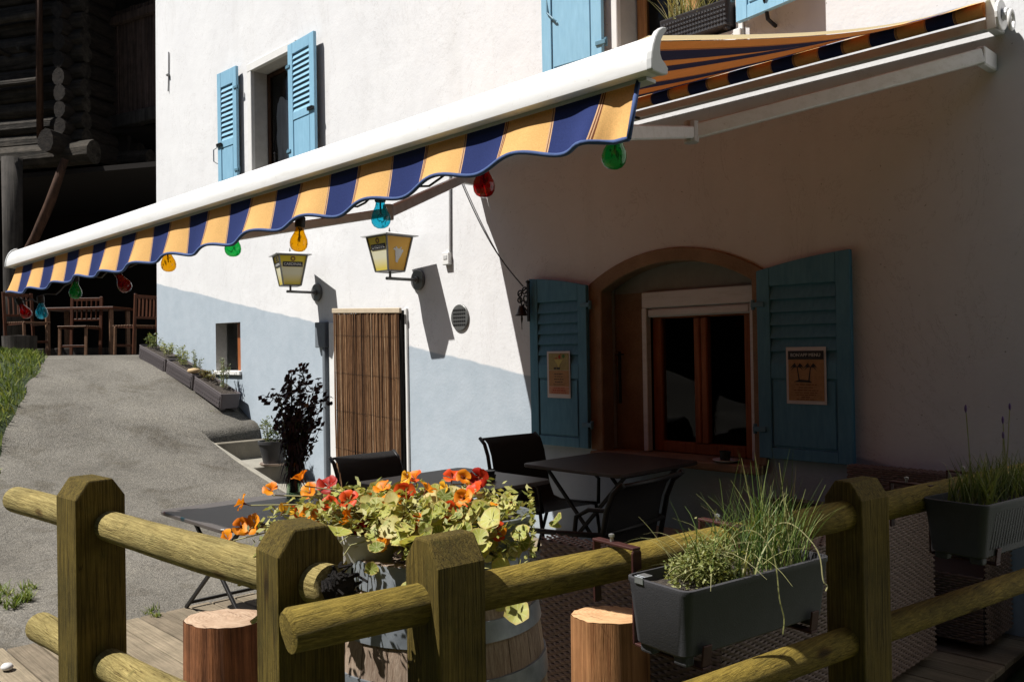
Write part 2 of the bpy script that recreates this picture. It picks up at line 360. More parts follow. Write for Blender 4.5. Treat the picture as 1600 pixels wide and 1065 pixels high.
    M['nast_leaf'] = leafy('nasturtium_leaf', [(0, (.17, .21, .04)), (.4, (.39, .41, .08)), (.75, (.56, .54, .15)), (.93, (.66, .58, .25)), (1, (.50, .34, .12))], veins=True)
    M['nast_stuff'] = leafy('nasturtium_small_leaf', [(0, (.10, .12, .03)), (.5, (.34, .35, .08)), (1, (.58, .53, .22))], island=True)
    M['nast_stem'] = leafy('nasturtium_stem', [(0, (.25, .26, .09)), (1, (.42, .40, .20))], .2)
    M['petal_orange'] = leafy('petal_orange', [(0, (.80, .20, .006)), (1, (.88, .33, .01))], .3)
    M['petal_red'] = leafy('petal_red', [(0, (.72, .055, .008)), (1, (.80, .12, .01))], .3)
    M['petal_deep'] = leafy('petal_deep_red', [(0, (.38, .015, .008)), (1, (.48, .03, .01))], .3)
    M['petal_yellow'] = leafy('petal_yellow', [(0, (.88, .42, .02)), (1, (.90, .50, .04))], .3)
    M['petal_heart'] = plain('petal_heart', (.16, .03, .01), .8, bump=0)
    M['herb'] = leafy('herb_leaf', [(0, (.05, .08, .02)), (.5, (.13, .17, .05)), (1, (.26, .27, .11))], island=True)
    M['herb_dry'] = leafy('herb_leaf_dry', [(0, (.10, .05, .02)), (.5, (.18, .15, .05)), (1, (.22, .22, .09))], island=True)
    M['herb_silver'] = leafy('herb_leaf_silver', [(0, (.12, .16, .10)), (1, (.28, .31, .20))], island=True)
    M['thyme'] = leafy('thyme_leaf', [(0, (.10, .13, .03)), (.5, (.25, .28, .08)), (1, (.42, .42, .18))], island=True)
    M['chive'] = leafy('chive_blade', [(0, (.05, .10, .02)), (.6, (.12, .19, .045)), (.85, (.26, .28, .10)), (1, (.42, .38, .20))], island=True)
    M['dry_blade'] = leafy('dry_blade', [(0, (.30, .30, .12)), (1, (.52, .48, .26))], island=True)
    M['grass'] = leafy('verge_grass', [(0, (.07, .11, .02)), (.6, (.17, .23, .05)), (1, (.32, .34, .11))], island=True)
    M['dead'] = leafy('dead_leaf', [(0, (.018, .010, .018)), (.7, (.05, .026, .042)), (.92, (.09, .04, .045)), (1, (.16, .07, .03))], .15, island=True)
    M['dead_stem'] = leafy('dead_stem', [(0, (.035, .045, .018)), (1, (.10, .11, .05))], .1, island=True)
    M['lavender'] = leafy('lavender_flower', [(0, (.10, .05, .18)), (1, (.16, .08, .26))], .2, island=True)
    t = NT('vase_glass'); tr = t.add('ShaderNodeBsdfTransparent'); tr.inputs[0].default_value = (.62, .72, .62, 1); gl = t.add('ShaderNodeBsdfGlossy'); gl.inputs['Roughness'].default_value = .05
    mx = t.add('ShaderNodeMixShader'); mx.inputs[0].default_value = .10; t.link(tr.outputs[0], mx.inputs[1]); t.link(gl.outputs[0], mx.inputs[2]); t.link(mx.outputs[0], t.out.inputs[0]); M['vase'] = t.m
    M['bread'] = plain('tan_stone', (.50, .36, .20), .9, 0, .2, 20, .4)
    M['pebble'] = plain('white_pebble', (.6, .59, .57), .8)
    M['roof'] = plain('roof_slate', (.10, .095, .09), .9, 0, .2, 3, .4)
    M['strip_grey'] = plain('strip_grey_paint', (.16, .18, .20), .7)
    M['bell'] = plain('bell_iron', (.035, .022, .016), .5, .5, .3, 40, .3)
mk_materials()

# ------------------------------------------------------------------ mesh helpers
ORG = {}
class MB:
    def __init__(s): s.v = []; s.f = []; s.mi = []; s.uv = {}
    def add(s, vs, fs, mi=0):
        o = len(s.v); s.v += [Vector(p) for p in vs]
        for f in fs: s.f.append([i + o for i in f]); s.mi.append(mi)
        return o
    def box(s, lo, hi, mi=0, rz=0, piv=None, taper=None):
        x0, y0, z0 = lo; x1, y1, z1 = hi
        vs = [Vector(p) for p in ((x0,y0,z0),(x1,y0,z0),(x1,y1,z0),(x0,y1,z0),(x0,y0,z1),(x1,y0,z1),(x1,y1,z1),(x0,y1,z1))]
        if rz:
            c = Vector(piv) if piv else Vector(((x0+x1)/2, (y0+y1)/2, 0)); c.z = 0
            m = Matrix.Rotation(rz, 4, 'Z'); vs = [m @ (p - c) + c for p in vs]
        s.add(vs, [(0,3,2,1),(4,5,6,7),(0,1,5,4),(1,2,6,5),(2,3,7,6),(3,0,4,7)], mi)
    def obox(s, c, ax, ay, az, mi=0):
        c, ax, ay, az = Vector(c), Vector(ax), Vector(ay), Vector(az)
        vs = [c + sx*ax + sy*ay + sz*az for sz in (-1,1) for sx, sy in ((-1,-1),(1,-1),(1,1),(-1,1))]
        s.add(vs, [(0,3,2,1),(4,5,6,7),(0,1,5,4),(1,2,6,5),(2,3,7,6),(3,0,4,7)], mi)
    def bar(s, a, b, w, h, up=(0,0,1), mi=0):
        a, b = Vector(a), Vector(b); d = (b - a); L = d.length; d.normalize()
        sd = d.cross(Vector(up)); sd = sd.normalized() if sd.length > 1e-4 else Vector((1,0,0)); u = sd.cross(d)
        s.obox((a + b) / 2, d * L / 2, sd * w / 2, u * h / 2, mi)
    def tube(s, pts, rad, n=8, mi=0, cap=True):
        pts = [Vector(p) for p in pts]; k = len(pts)
        rad = rad if hasattr(rad, '__len__') else [rad] * k
        d0 = (pts[1] - pts[0]).normalized()
        ref = Vector((0,0,1)) if abs(d0.z) < .9 else Vector((1,0,0))
        sd = d0.cross(ref).normalized(); rings = []; vs = []
        for i, p in enumerate(pts):
            d = (pts[min(i+1, k-1)] - pts[max(i-1, 0)]).normalized()
            sd = (sd - d * sd.dot(d)).normalized(); u = d.cross(sd)
            rings.append(len(vs))
            for j in range(n):
                a = 2 * math.pi * j / n
                vs.append(p + rad[i] * (math.cos(a) * sd + math.sin(a) * u))
        fs = []
        for i in range(k - 1):
            for j in range(n):
                fs.append((rings[i]+j, rings[i]+(j+1)%n, rings[i+1]+(j+1)%n, rings[i+1]+j))
        if cap:
            fs.append(tuple(rings[0]+j for j in reversed(range(n)))); fs.append(tuple(rings[-1]+j for j in range(n)))
        s.add(vs, fs, mi)
    def lathe(s, prof, c=(0,0,0), n=24, mi=0, sx=1, sy=1, capb=False, capt=False):
        c = Vector(c); vs = []
        for r, z in prof:
            for j in range(n):
                a = 2*math.pi*j/n; vs.append(c + Vector((r*math.cos(a)*sx, r*math.sin(a)*sy, z)))
        fs = [(i*n+j, i*n+(j+1)%n, (i+1)*n+(j+1)%n, (i+1)*n+j) for i in range(len(prof)-1) for j in range(n)]
        if capb: fs.append(tuple(reversed(range(n))))
        if capt: fs.append(tuple((len(prof)-1)*n + j for j in range(n)))
        s.add(vs, fs, mi)
    def prism(s, poly, fn, t0, t1, mi=0):
        """poly of 2D points; fn(u, v, t) gives the 3D point; extruded from t0 to t1"""
        n = len(poly)
        vs = [fn(u, v, t0) for u, v in poly] + [fn(u, v, t1) for u, v in poly]
        fs = [tuple(range(n)), tuple(reversed(range(n, 2*n)))] + [(i, i+n, (i+1)%n+n, (i+1)%n) for i in range(n)]
        s.add(vs, fs, mi)
    def build(s, name, mats, parent=None, loc=None, smooth=False, bevel=0, seg=1, uv=None, auto=None, fixn=True):
        org = Vector(loc) if loc is not None else (ORG.get(parent.name, Vector()) if parent else Vector())
        me = bpy.data.meshes.new(name)
        me.from_pydata([tuple(p - org) for p in s.v], [], s.f)
        if not isinstance(mats, (list, tuple)): mats = [mats]
        for m in mats: me.materials.append(M[m] if isinstance(m, str) else m)
        for p, i in zip(me.polygons, s.mi): p.material_index = i
        if fixn:
            bm = bmesh.new(); bm.from_mesh(me); bmesh.ops.recalc_face_normals(bm, faces=bm.faces); bm.to_mesh(me); bm.free()
        if uv:
            L = me.uv_layers.new(name='UVMap')
            for lp in me.loops: L.data[lp.index].uv = uv[lp.vertex_index]
        if smooth: me.shade_smooth()
        if auto:
            me.shade_smooth()
            try: me.set_sharp_from_angle(angle=R(auto))
            except Exception: pass
        o = bpy.data.objects.new(name, me); COL.objects.link(o)
        if parent: o.parent = parent
        else: o.location = org
        ORG[o.name] = org
        if bevel:
            b = o.modifiers.new('bevel', 'BEVEL'); b.width = bevel; b.segments = seg; b.limit_method = 'ANGLE'; b.angle_limit = R(35)
        return o

def tag(o, label=None, cat=None, group=None, kind=None):
    if label: o['label'] = label
    if cat: o['category'] = cat
    if group: o['group'] = group
    if kind: o['kind'] = kind
    return o
def thing(name, loc, label, cat, group=None, rz=0):
    e = bpy.data.objects.new(name, None); COL.objects.link(e); e.location = loc; e.rotation_euler = (0, 0, rz)
    e.empty_display_size = .1; ORG[e.name] = Vector(loc)
    return tag(e, label, cat, group)
def kids(o): return [c for c in o.children]
def copy_tree(o, parent=None):
    c = o.copy(); COL.objects.link(c)
    for k in ('label', 'category', 'group'):
        pass
    if parent: c.parent = parent
    ORG[c.name] = ORG.get(o.name, Vector())
    for ch in kids(o): copy_tree(ch, c)
    return c
def inst(o, parent, loc, rot=(0,0,0), sc=1):
    c = bpy.data.objects.new(o.name.split('.')[0], o.data); COL.objects.link(c)
    c.parent = parent; c.location = Vector(loc) - (ORG.get(parent.name, Vector()) if parent else Vector())
    c.rotation_euler = rot; c.scale = (sc, sc, sc) if not hasattr(sc, '__len__') else sc
    return c

def lerp(a, b, t): return a + (b - a) * t

# ------------------------------------------------------------------ unseen houses, added to cut sky light under the awning
def across():
    for nm, c, sx, sy, h, lab in (('sky_block_house', (-9.5, -13.0), 14.0, 3.5, 9.5, 'unseen dark house added behind the viewer to cut sky light'),
                              ('sky_block_house', (9.5, -3.0), 2.6, 13.5, 9.0, 'unseen dark house added on the right to cut sky light')):
        e = thing(nm, (*c, 0), lab, 'house'); x, y = c
        b = MB(); b.box((x-sx, y-sy, -.12), (x+sx, y+sy, h)); b.build('wall', 'sky_block_wood', e)
        b = MB()
        if sx > sy: b.prism([(y-sy-.7, h-.3), (y+sy+.7, h-.3), (y, h+2.6)], lambda u, v, t: Vector((t, u, v)), x-sx-.6, x+sx+.6)
        else: b.prism([(x-sx-.7, h-.3), (x+sx+.7, h-.3), (x, h+2.2)], lambda u, v, t: Vector((u, t, v)), y-sy-.6, y+sy+.6)
        b.build('roof', 'roof', e)
        for k in range(5):
            for z in (1.2, 4.0, 6.6):
                b = MB()
                if sx > sy: xx = x - sx + 2.2 + k*5.6; b.box((xx, y+sy-.02, z), (xx+1.0, y+sy+.05, z+1.3))
                else: yy = y - sy + 2.2 + k*5.4; b.box((x-sx-.05, yy, z), (x-sx+.02, yy+1.0, z+1.3))
                b.build('window', 'window_wood', e, bevel=.01)

# ------------------------------------------------------------------ terrain
ROADP = [(-26,1.45),(-16,1.47),(-13,1.46),(-11.8,1.41),(-11,1.24),(-10.2,1.02),(-9.5,.80),(-8.86,.52),(-8,.30),(-7.05,.10),(-5.8,.03),(-4.8,-.01),(2,-.03)]
def road_z(x):
    if x <= ROADP[0][0]: return ROADP[0][1]
    for (a, za), (b, zb) in zip(ROADP, ROADP[1:]):
        if x <= b:
            t = (x - a) / (b - a); i = ROADP.index((a, za))
            pm = (ROADP[i-1] if i else (a-1, za)); pp = (ROADP[i+2] if i+2 < len(ROADP) else (b+1, zb))
            m0 = (zb - pm[1]) / (b - pm[0]) * (b - a); m1 = (pp[1] - za) / (pp[0] - a) * (b - a)
            return (2*t**3-3*t*t+1)*za + (t**3-2*t*t+t)*m0 + (-2*t**3+3*t*t)*zb + (t**3-t*t)*m1
    return ROADP[-1][1]

g = MB(); S = 600
g.add([(-S,-S,-.12),(S,-S,-.12),(S,S,-.12),(-S,S,-.12)], [(0,1,2,3)])
tag(g.build('ground', 'meadow'), kind='structure')

def road():
    m = MB(); xs = []; x = -26.0
    while x < -4.6: xs.append(x); x += .16 if -12.5 < x < -4 else .5
    xs.append(-4.6)
    ys = [-4 + .25 * i for i in range(33)] + [4.1]
    ys = sorted(set([y for y in ys if y <= 4.08] + [4.08]))
    idx = {}
    for i, x in enumerate(xs):
        for j, y in enumerate(ys):
            z = road_z(x) + .012 * noise.noise(Vector((x * 1.3, y * 1.3, 0))) 
            idx[i, j] = len(m.v); m.v.append(Vector((x, y, z - (.04 if x > -4.7 else 0))))
    for i in range(len(xs) - 1):
        for j in range(len(ys) - 1):
            m.f.append([idx[i, j], idx[i+1, j], idx[i+1, j+1], idx[i, j+1]]); m.mi.append(0)
    # strip between Y=4.08 and the wall, down to the asphalt lip at the steps, and behind the house corner
    ys2 = [4.08, 4.25, 4.42, 4.6, 4.752]
    xs2 = [x for x in xs if x < -9.04]
    lip = len(m.v)
    for i, x in enumerate(xs2):
        for y in ys2:
            nr_ = max(0, 1 - abs(x + 9.1) / .7) * (y - 4.08) / .67
            m.v.append(Vector((x - .30 * (y - 4.08) * max(0, min(1, (x + 9.9) / .85)), y, road_z(x) + .07 * nr_ + .012 * noise.noise(Vector((x * 1.3, y * 1.3, 0))))))
    k = len(ys2)
    for i in range(len(xs2) - 1):
        for j in range(k - 1):
            m.f.append([lip+i*k+j, lip+(i+1)*k+j, lip+(i+1)*k+j+1, lip+i*k+j+1]); m.mi.append(0)
    # rounded lip dropping onto the first step
    n0 = lip + (len(xs2) - 1) * k; x0 = xs2[-1]
    prev = [n0 + j for j in range(k)]
    for (dx, dz) in ((.05, -.01), (.09, -.04), (.12, -.10), (.135, -.34)):
        cur = []
        for j, y in enumerate(ys2):
            cur.append(len(m.v)); m.v.append(Vector((x0 + dx - (.30 - dx*1.6) * (y - 4.08), y, road_z(x0) + .065 * (y - 4.08) / .67 + dz)))
        for j in range(k - 1): m.f.append([prev[j], cur[j], cur[j+1], prev[j+1]]); m.mi.append(0)
        prev = cur
    # ground beyond the house corner
    o = len(m.v); xs3 = [-26, -16, -13, -12.3]
    for x in xs3:
        for y in (4.75, 12, 24): m.v.append(Vector((x, y, road_z(x))))
    for i in range(3):
        for j in range(2): m.f.append([o+i*3+j, o+(i+1)*3+j, o+(i+1)*3+j+1, o+i*3+j+1]); m.mi.append(0)
    ob = m.build('road', 'asphalt', smooth=True)
    tag(ob, kind='structure')
across()
road()

def deck():
    root = MB(); root.box((-4.86, .62, -.09), (-1.30, 4.74, -.034)); d = tag(root.build('deck', 'earth'), kind='structure')
    y = .64; k = 0
    while y < 4.70:
        wd = .128 + rnd.uniform(-.004, .004); b = MB()
        x0 = -4.90 + rnd.uniform(-.03, .02); z = rnd.uniform(-.003, .002)
        y1 = min(y + wd, 4.735)
        b.box((x0, y, -.03 + z), (-1.28, y1, z)); b.build('plank', 'plank', d, bevel=.004)
        y += wd + .007
deck()
p = MB(); p.box((-7.45, 4.10, -.2), (-4.86, 4.75, -.004)); tag(p.build('doorstep_floor', 'paving', bevel=.004), kind='structure')

def steps():
    e = thing('garden_steps', (-8, 4.4, 0), 'concrete steps with kerb cut into the asphalt ramp beside the door', 'steps')
    for x0, x1, z in ((-9.0, -8.12, .30), (-8.12, -7.42, .12)):
        b = MB(); b.box((x0, 4.13, -.2), (x1, 4.749, z)); b.build('tread', 'concrete', e, bevel=.008)
    b = MB(); b.box((-8.92, 4.127, .28), (-8.85, 4.74, .50)); b.build('riser', 'riser', e, bevel=.01)
    b = MB()
    pts = [(-9.0, .535), (-8.86, .50), (-7.5, .20), (-7.05, .105), (-6.6, .03), (-6.6, -.2), (-9.0, -.2)]
    b.prism(pts, lambda u, v, t: Vector((u, t, v)), 4.07, 4.125); b.build('kerb', 'concrete', e, bevel=.01)
steps()

# ------------------------------------------------------------------ the house
WY = 4.75
house = thing('house', (-6, WY, 0), 'white plastered house with slanting grey base band and blue shutters', 'house')
def arch_pts(x0, x1, z0, zs, zc, n=12):
    """closed outline: bottom left, bottom right, then over the arch from right to left"""
    c = (x0 + x1) / 2; h = (x1 - x0) / 2; s = zc - zs; rr = (h*h + s*s) / (2*s); a = math.asin(h / rr)
    pts = [(x0, z0), (x1, z0)]
    for i in range(n + 1):
        t = a - 2 * a * i / n; pts.append((c + rr * math.sin(t), zc - rr + rr * math.cos(t)))
    return pts
HOLES = {
 'arch': (arch_pts(-4.02, -2.765, .70, 1.87, 2.04), .24),
 'upl': ([(-9.15, 3.40), (-8.24, 3.40), (-8.24, 4.69), (-9.15, 4.69)], .22),
 'upm': ([(-3.80, 3.40), (-2.86, 3.40), (-2.86, 4.75), (-3.80, 4.75)], .22),
 'cel': ([(-10.17, 1.25), (-9.52, 1.24), (-9.52, 1.825), (-10.17, 1.83)], .30),
}
def wall():
    bm = bmesh.new(); loops = []
    outer = [(-12.02, -.3), (4.5, -.3), (4.5, 9.0), (-11.83, 9.0)]
    dense = []
    for (a, b) in zip(outer, outer[1:] + outer[:1]):
        for i in range(24): dense.append((lerp(a[0], b[0], i/24), lerp(a[1], b[1], i/24)))
    edges = []
    for lp in [dense] + [h[0] for h in HOLES.values()]:
        vs = [bm.verts.new((x, WY, z)) for x, z in lp]
        es = [bm.edges.new((vs[i], vs[(i+1) % len(vs)])) for i in range(len(vs))]
        edges += es; loops.append(vs)
    bmesh.ops.triangle_fill(bm, use_beauty=True, use_dissolve=False, edges=edges)
    for vs, h in zip(loops[1:], HOLES.values()):
        d = h[1]
        bk = [bm.verts.new((v.co.x, WY + d, v.co.z)) for v in vs]
        for i in range(len(vs)):
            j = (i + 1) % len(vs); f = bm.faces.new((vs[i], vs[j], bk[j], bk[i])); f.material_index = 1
    # left gable side, right side, back
    def q(*p):
        f = bm.faces.new([bm.verts.new(x) for x in p]); return f
    q((-12.02,WY,-.3), (-11.83,WY,9), (-11.83,14,9), (-12.02,14,-.3))
    q((4.5,WY,-.3), (4.5,14,-.3), (4.5,14,9), (4.5,WY,9)); q((-12.02,14,-.3), (-11.83,14,9), (4.5,14,9), (4.5,14,-.3))
    bmesh.ops.recalc_face_normals(bm, faces=bm.faces)
    for f in bm.faces:
        if abs(f.calc_center_median().y - WY) < 1e-4 and f.normal.y > 0: f.normal_flip()
    org = ORG[house.name]
    for v in bm.verts: v.co -= org
    me = bpy.data.meshes.new('wall'); bm.to_mesh(me); bm.free()
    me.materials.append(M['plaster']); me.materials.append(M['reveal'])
    o = bpy.data.objects.new('wall', me); COL.objects.link(o); o.parent = house
wall()
b = MB(); b.box((-12.3, WY - .35, 9.0), (4.8, 14.3, 9.2)); b.build('roof', 'roof', house)

def windowset(x0, x1, z0, z1, y, mat, fw=.07, mull=True, panes=True, parent=None):
    """a timber window in plane y: frame, sash posts, panes"""
    b = MB()
    b.box((x0, y, z0), (x0+fw, y+.06, z1)); b.box((x1-fw, y, z0), (x1, y+.06, z1))
    b.box((x0+fw, y+.002, z0), (x1-fw, y+.058, z0+fw)); b.box((x0+fw, y+.002, z1-fw), (x1-fw, y+.058, z1))
    fr = b.build('window_frame', mat, house, bevel=.006)
    c = (x0 + x1) / 2
    if mull:
        for sx in (-1, 1):
            b = MB(); b.box((c + min(0, sx*.055) + .002, y-.012, z0+fw), (c + max(0, sx*.055) - .002, y+.05, z1-fw)); b.build('sash_stile', mat, fr, bevel=.008)
        xs = ((x0+fw, c-.055), (c+.055, x1-fw))
    else: xs = ((x0+fw, x1-fw),)
    for a, d in xs:
        b = MB(); b.add([(a, y+.028, z0+fw), (d, y+.028, z0+fw), (d, y+.028, z1-fw), (a, y+.028, z1-fw)], [(0,1,2,3)]); b.build('pane', 'glass', fr, fixn=False)
    return fr
# dark rooms behind the windows
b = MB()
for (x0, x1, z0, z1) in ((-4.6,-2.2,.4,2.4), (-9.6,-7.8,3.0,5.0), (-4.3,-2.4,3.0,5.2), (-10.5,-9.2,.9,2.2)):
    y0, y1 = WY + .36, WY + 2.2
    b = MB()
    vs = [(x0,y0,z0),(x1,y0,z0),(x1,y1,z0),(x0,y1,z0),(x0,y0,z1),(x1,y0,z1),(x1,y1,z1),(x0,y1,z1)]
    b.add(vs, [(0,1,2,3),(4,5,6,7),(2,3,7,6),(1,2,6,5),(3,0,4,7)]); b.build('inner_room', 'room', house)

# ---- arched window
def arched():
    # stone surround, proud of the wall
    op = arch_pts(-3.985, -2.785, .722, 1.85, 2.015, 16); oi = arch_pts(-4.10, -2.70, .722, 1.905, 2.105, 16)
    b = MB(); n = len(op)
    path_i = op[1:] + [op[0]]; path_o = oi[1:] + [oi[0]]
    # op[1] bottom right ... arch ... op[0] bottom left
    path_i = [op[1]] + op[2:] + [op[0]]; path_o = [oi[1]] + oi[2:] + [oi[0]]
    k = len(path_i); vs = []
    for (x, z) in path_i: vs += [(x, WY-.022, z), (x, WY+.10, z)]
    for (x, z) in path_o: vs += [(x, WY-.022, z), (x, WY+.10, z)]
    fs = []
    for i in range(k-1):
        fs += [(2*i, 2*i+2, 2*k+2*i+2, 2*k+2*i), (2*i, 2*i+1, 2*i+3, 2*i+2), (2*k+2*i, 2*k+2*i+2, 2*k+2*i+3, 2*k+2*i+1)]
    b.add(vs, fs); b.build('arch_surround', 'stone', house, bevel=.006)
    y = WY + .17
    # infill: lunette above, panel left
    b = MB(); b.prism(arch_pts(-4.015, -2.77, 1.835, 1.868, 2.036, 12), lambda u, v, t: Vector((u, t, v)), y, y+.05)
    b.build('lunette', 'stone_grey', house)
    b = MB(); b.box((-4.015, y+.001, .722), (-3.735, y+.05, 1.84)); b.build('side_infill', 'stone', house)
    # roller shutter box and guides in white
    b = MB(); b.box((-3.735, y-.05, 1.72), (-2.86, y+.02, 1.832)); b.build('roller_box', 'alu_white', house, bevel=.006)
    b = MB(); b.box((-3.69, y-.046, 1.655), (-2.885, y-.012, 1.716)); b.build('roller_curtain', 'alu_white', house, bevel=.012)
    for x0 in (-3.735, -2.885):
        b = MB(); b.box((x0, y-.052, .723), (x0+.042, y+.0, 1.72)); b.build('roller_guide', 'alu_white', house, bevel=.004)
    windowset(-3.69, -2.89, .723, 1.72, y+.012, 'window_wood', .075)
    # timber-look sill and stone step below
    b = MB(); b.box((-4.06, WY-.09, .665), (-2.72, y+.1, .72)); b.build('window_sill', 'stone', house, bevel=.01)
    # small catch in the left reveal
    b = MB(); b.bar((-3.93, WY+.11, 1.05), (-3.93, WY+.11, 1.42), .018, .012); b.bar((-3.93, WY+.07, 1.40), (-3.93, WY+.15, 1.40), .012, .012)
    b.build('reveal_catch', 'black_iron', house)
arched()

# ---- shutters (panel frame, louvre slats, lower panel, hardware)
def slat_mesh(w, st, name='slat'):
    b = MB(); b.obox((0, 0, 0), (w/2, 0, 0), (0, .0125, st*.56), (0, -.003, .0015)); o = b.build(name, 'blue', loc=(0,0,0)); me = o.data
    bpy.data.objects.remove(o); return me
def shutter(x0, x1, z0, ztop0, ztop1, y, louvre_z, panel, nsl, label=None, thick=.034, curved=0, stile=.085, ang=0.0, hinge='l', handle=True, paint='blue'):
    """built flat in plane y then swung by ang about its hinge edge"""
    w = x1 - x0; hx = x0 if hinge == 'l' else x1
    rotm = Matrix.Rotation(ang, 4, 'Z')
    def pos(x, yy, z): return rotm @ Vector((x - hx, yy - y, 0)) + Vector((hx, y, z))
    ylo, yhi = y - thick, y
    b = MB()
    def ztop(x):
        t = (x - x0) / w
        return lerp(ztop0, ztop1, t) + curved * math.sin(math.pi * t)
    N = 8
    # outer outline minus louvre opening: build as stiles + rails
    def slab(xa, xb, za, zb, yl=ylo, yh=yhi, top=False):
        if top:
            poly = [(xa, za)] + [(xb, za)] + [(lerp(xb, xa, i/N), ztop(lerp(xb, xa, i/N))) for i in range(N+1)]
        else: poly = [(xa, za), (xb, za), (xb, zb), (xa, zb)]
        b.prism(poly, lambda u, v, t: pos(u, t, v), yl, yh)
    xi0, xi1 = x0 + stile, x1 - stile
    lz0, lz1 = louvre_z; pz0, pz1 = panel
    e = .0015
    def stile_slab(xa, xb):
        poly = [(xa, z0), (xb, z0), (xb, ztop(xb)), (xa, ztop(xa))]
        b.prism(poly, lambda u, v, t: pos(u, t, v), ylo, yhi)
    stile_slab(x0, xi0); stile_slab(xi1, x1)
    slab(xi0, xi1, lz1, None, ylo+e, yhi-e, top=True)
    slab(xi0, xi1, pz1, lz0, ylo+e, yhi-e); slab(xi0, xi1, z0, pz0, ylo+e, yhi-e)
    slab(xi0, xi1, pz0, pz1, ylo+.012, yhi-.004)
    sh = b.build('shutter', paint, house, bevel=.003)
    if label: sh['label'] = label
    # raised fields of the lower panel
    b = MB(); mg = .012
    b.prism([(xi0+mg, pz0+mg), (xi1-mg, pz0+mg), (xi1-mg, pz1-mg), (xi0+mg, pz1-mg)], lambda u, v, t: pos(u, t, v), ylo+.004, ylo+.0125)
    b.build('panel_field', paint, sh, bevel=.004)
    st = (lz1 - lz0) / nsl; me = slat_mesh(xi1 - xi0 - .004, st); me.materials[0] = M[paint]
    for i in range(nsl):
        o = bpy.data.objects.new('slat', me); COL.objects.link(o); o.parent = sh
        o.location = pos((xi0+xi1)/2, y - thick/2, lz0 + st*(i+.5)) - ORG[house.name]; o.rotation_euler = (0, 0, ang)
    # strap hinges and stay
    for z in (z0 + .17, z0 + (ztop0 - z0) * .82):
        b = MB(); s_ = 1 if hinge == 'l' else -1
        b.bar(pos(hx - s_*.035, ylo-.004, z), pos(hx + s_*.05, ylo-.004, z), .012, .03)
        b.tube([pos(hx - s_*.03, ylo+.01, z-.03), pos(hx - s_*.03, ylo+.01, z+.03)], .012, 8)
        b.build('hinge', 'hinge', sh, bevel=.002)
    if handle:
        fx = x1 - .06 if hinge == 'l' else x0 + .06; s_ = -1 if hinge == 'l' else 1
        b = MB(); zc = (lz0 + pz1) / 2
        b.bar(pos(fx - .06, ylo-.012, zc), pos(fx + .06, ylo-.012, zc), .02, .03)
        b.bar(pos(fx - .05, ylo-.020, zc+.012), pos(fx + .05, ylo-.020, zc+.012), .016, .014)
        b.build('latch', 'black_iron', sh, bevel=.002)
    return sh
YS = WY - .035
shutter(-4.66, -4.085, .73, 1.985, 1.90, YS, (1.33, 1.80), (.80, 1.23), 6, 'left shutter of the arched window, rising to the outside', curved=.012, hinge='r', handle=False, paint='shaded_blue')
shutter(-2.725, -2.145, .775, 1.895, 1.975, YS, (1.34, 1.80), (.84, 1.25), 6, 'right shutter of the arched window, rising to the outside', curved=.012, hinge='l', handle=False, paint='shaded_blue')
shutter(-9.85, -9.40, 3.42, 4.80, 4.80, YS-.005, (3.98, 4.62), (3.50, 3.90), 11, hinge='r', ang=R(2.5), stile=.085)
shutter(-8.215, -7.66, 3.42, 4.72, 4.72, YS-.005, (3.98, 4.60), (3.50, 3.90), 11, hinge='l', ang=R(-2), stile=.10)
shutter(-4.43, -3.89, 3.42, 4.75, 4.75, YS-.01, (4.25, 4.65), (3.50, 4.16), 7, hinge='r', ang=R(5), stile=.09)
shutter(-2.81, -2.37, 3.42, 4.75, 4.75, YS-.02, (3.92, 4.65), (3.50, 3.84), 11, hinge='l', ang=R(-10), stile=.085)
# wire pull on the far left shutter, drop handle, hook
b = MB(); b.tube([(-9.86, 4.66, 3.93), (-9.90, 4.63, 3.90), (-9.90, 4.63, 3.76), (-9.86, 4.66, 3.73)], .008, 6); b.build('pull_wire', 'steel', house)
b = MB(); b.tube([(-4.38, 4.64, 4.08), (-4.36, 4.62, 3.92), (-4.30, 4.62, 3.86), (-4.28, 4.63, 3.84)], .007, 6); b.build('pull_wire', 'hinge', house)
b = MB(); b.tube([(-2.60, 4.62, 3.52), (-2.60, 4.66, 3.38), (-2.60, 4.75, 3.36)], .012, 6); b.lathe([(.001,0),(.022,.012),(.022,.03),(.001,.042)], (-2.60, 4.615, 3.50), 8); b.build('shutter_stop', 'black_iron', house)

# upper windows
def trim(x0, x1, z0, z1, w=.09):
    b = MB(); p = .018
    b.box((x0-w, WY-p, z0), (x0+.002, WY+.03, z1)); b.box((x1-.002, WY-p, z0), (x1+w, WY+.03, z1))
    b.box((x0-w, WY-p-.002, z1-.002), (x1+w, WY+.03, z1+w)); b.box((x0-w, WY-p-.03, z0-.07), (x1+w, WY+.03, z0+.001))
    b.build('window_trim', 'white_trim', house, bevel=.005)
trim(-9.15, -8.24, 3.40, 4.69); trim(-3.80, -2.86, 3.40, 4.75, .05)
windowset(-9.14, -8.25, 3.41, 4.68, WY+.18, 'barn_brace', .035, mull=False)
windowset(-3.79, -2.87, 3.41, 4.74, WY+.20, 'window_wood_light', .07)
b = MB(); b.tube([(-8.92, WY+.15, 3.42), (-8.92, WY+.15, 3.72)], .008, 6); b.box((-8.94, WY+.14, 3.72), (-8.90, WY+.16, 3.735)); b.build('window_stay', 'black_iron', house)
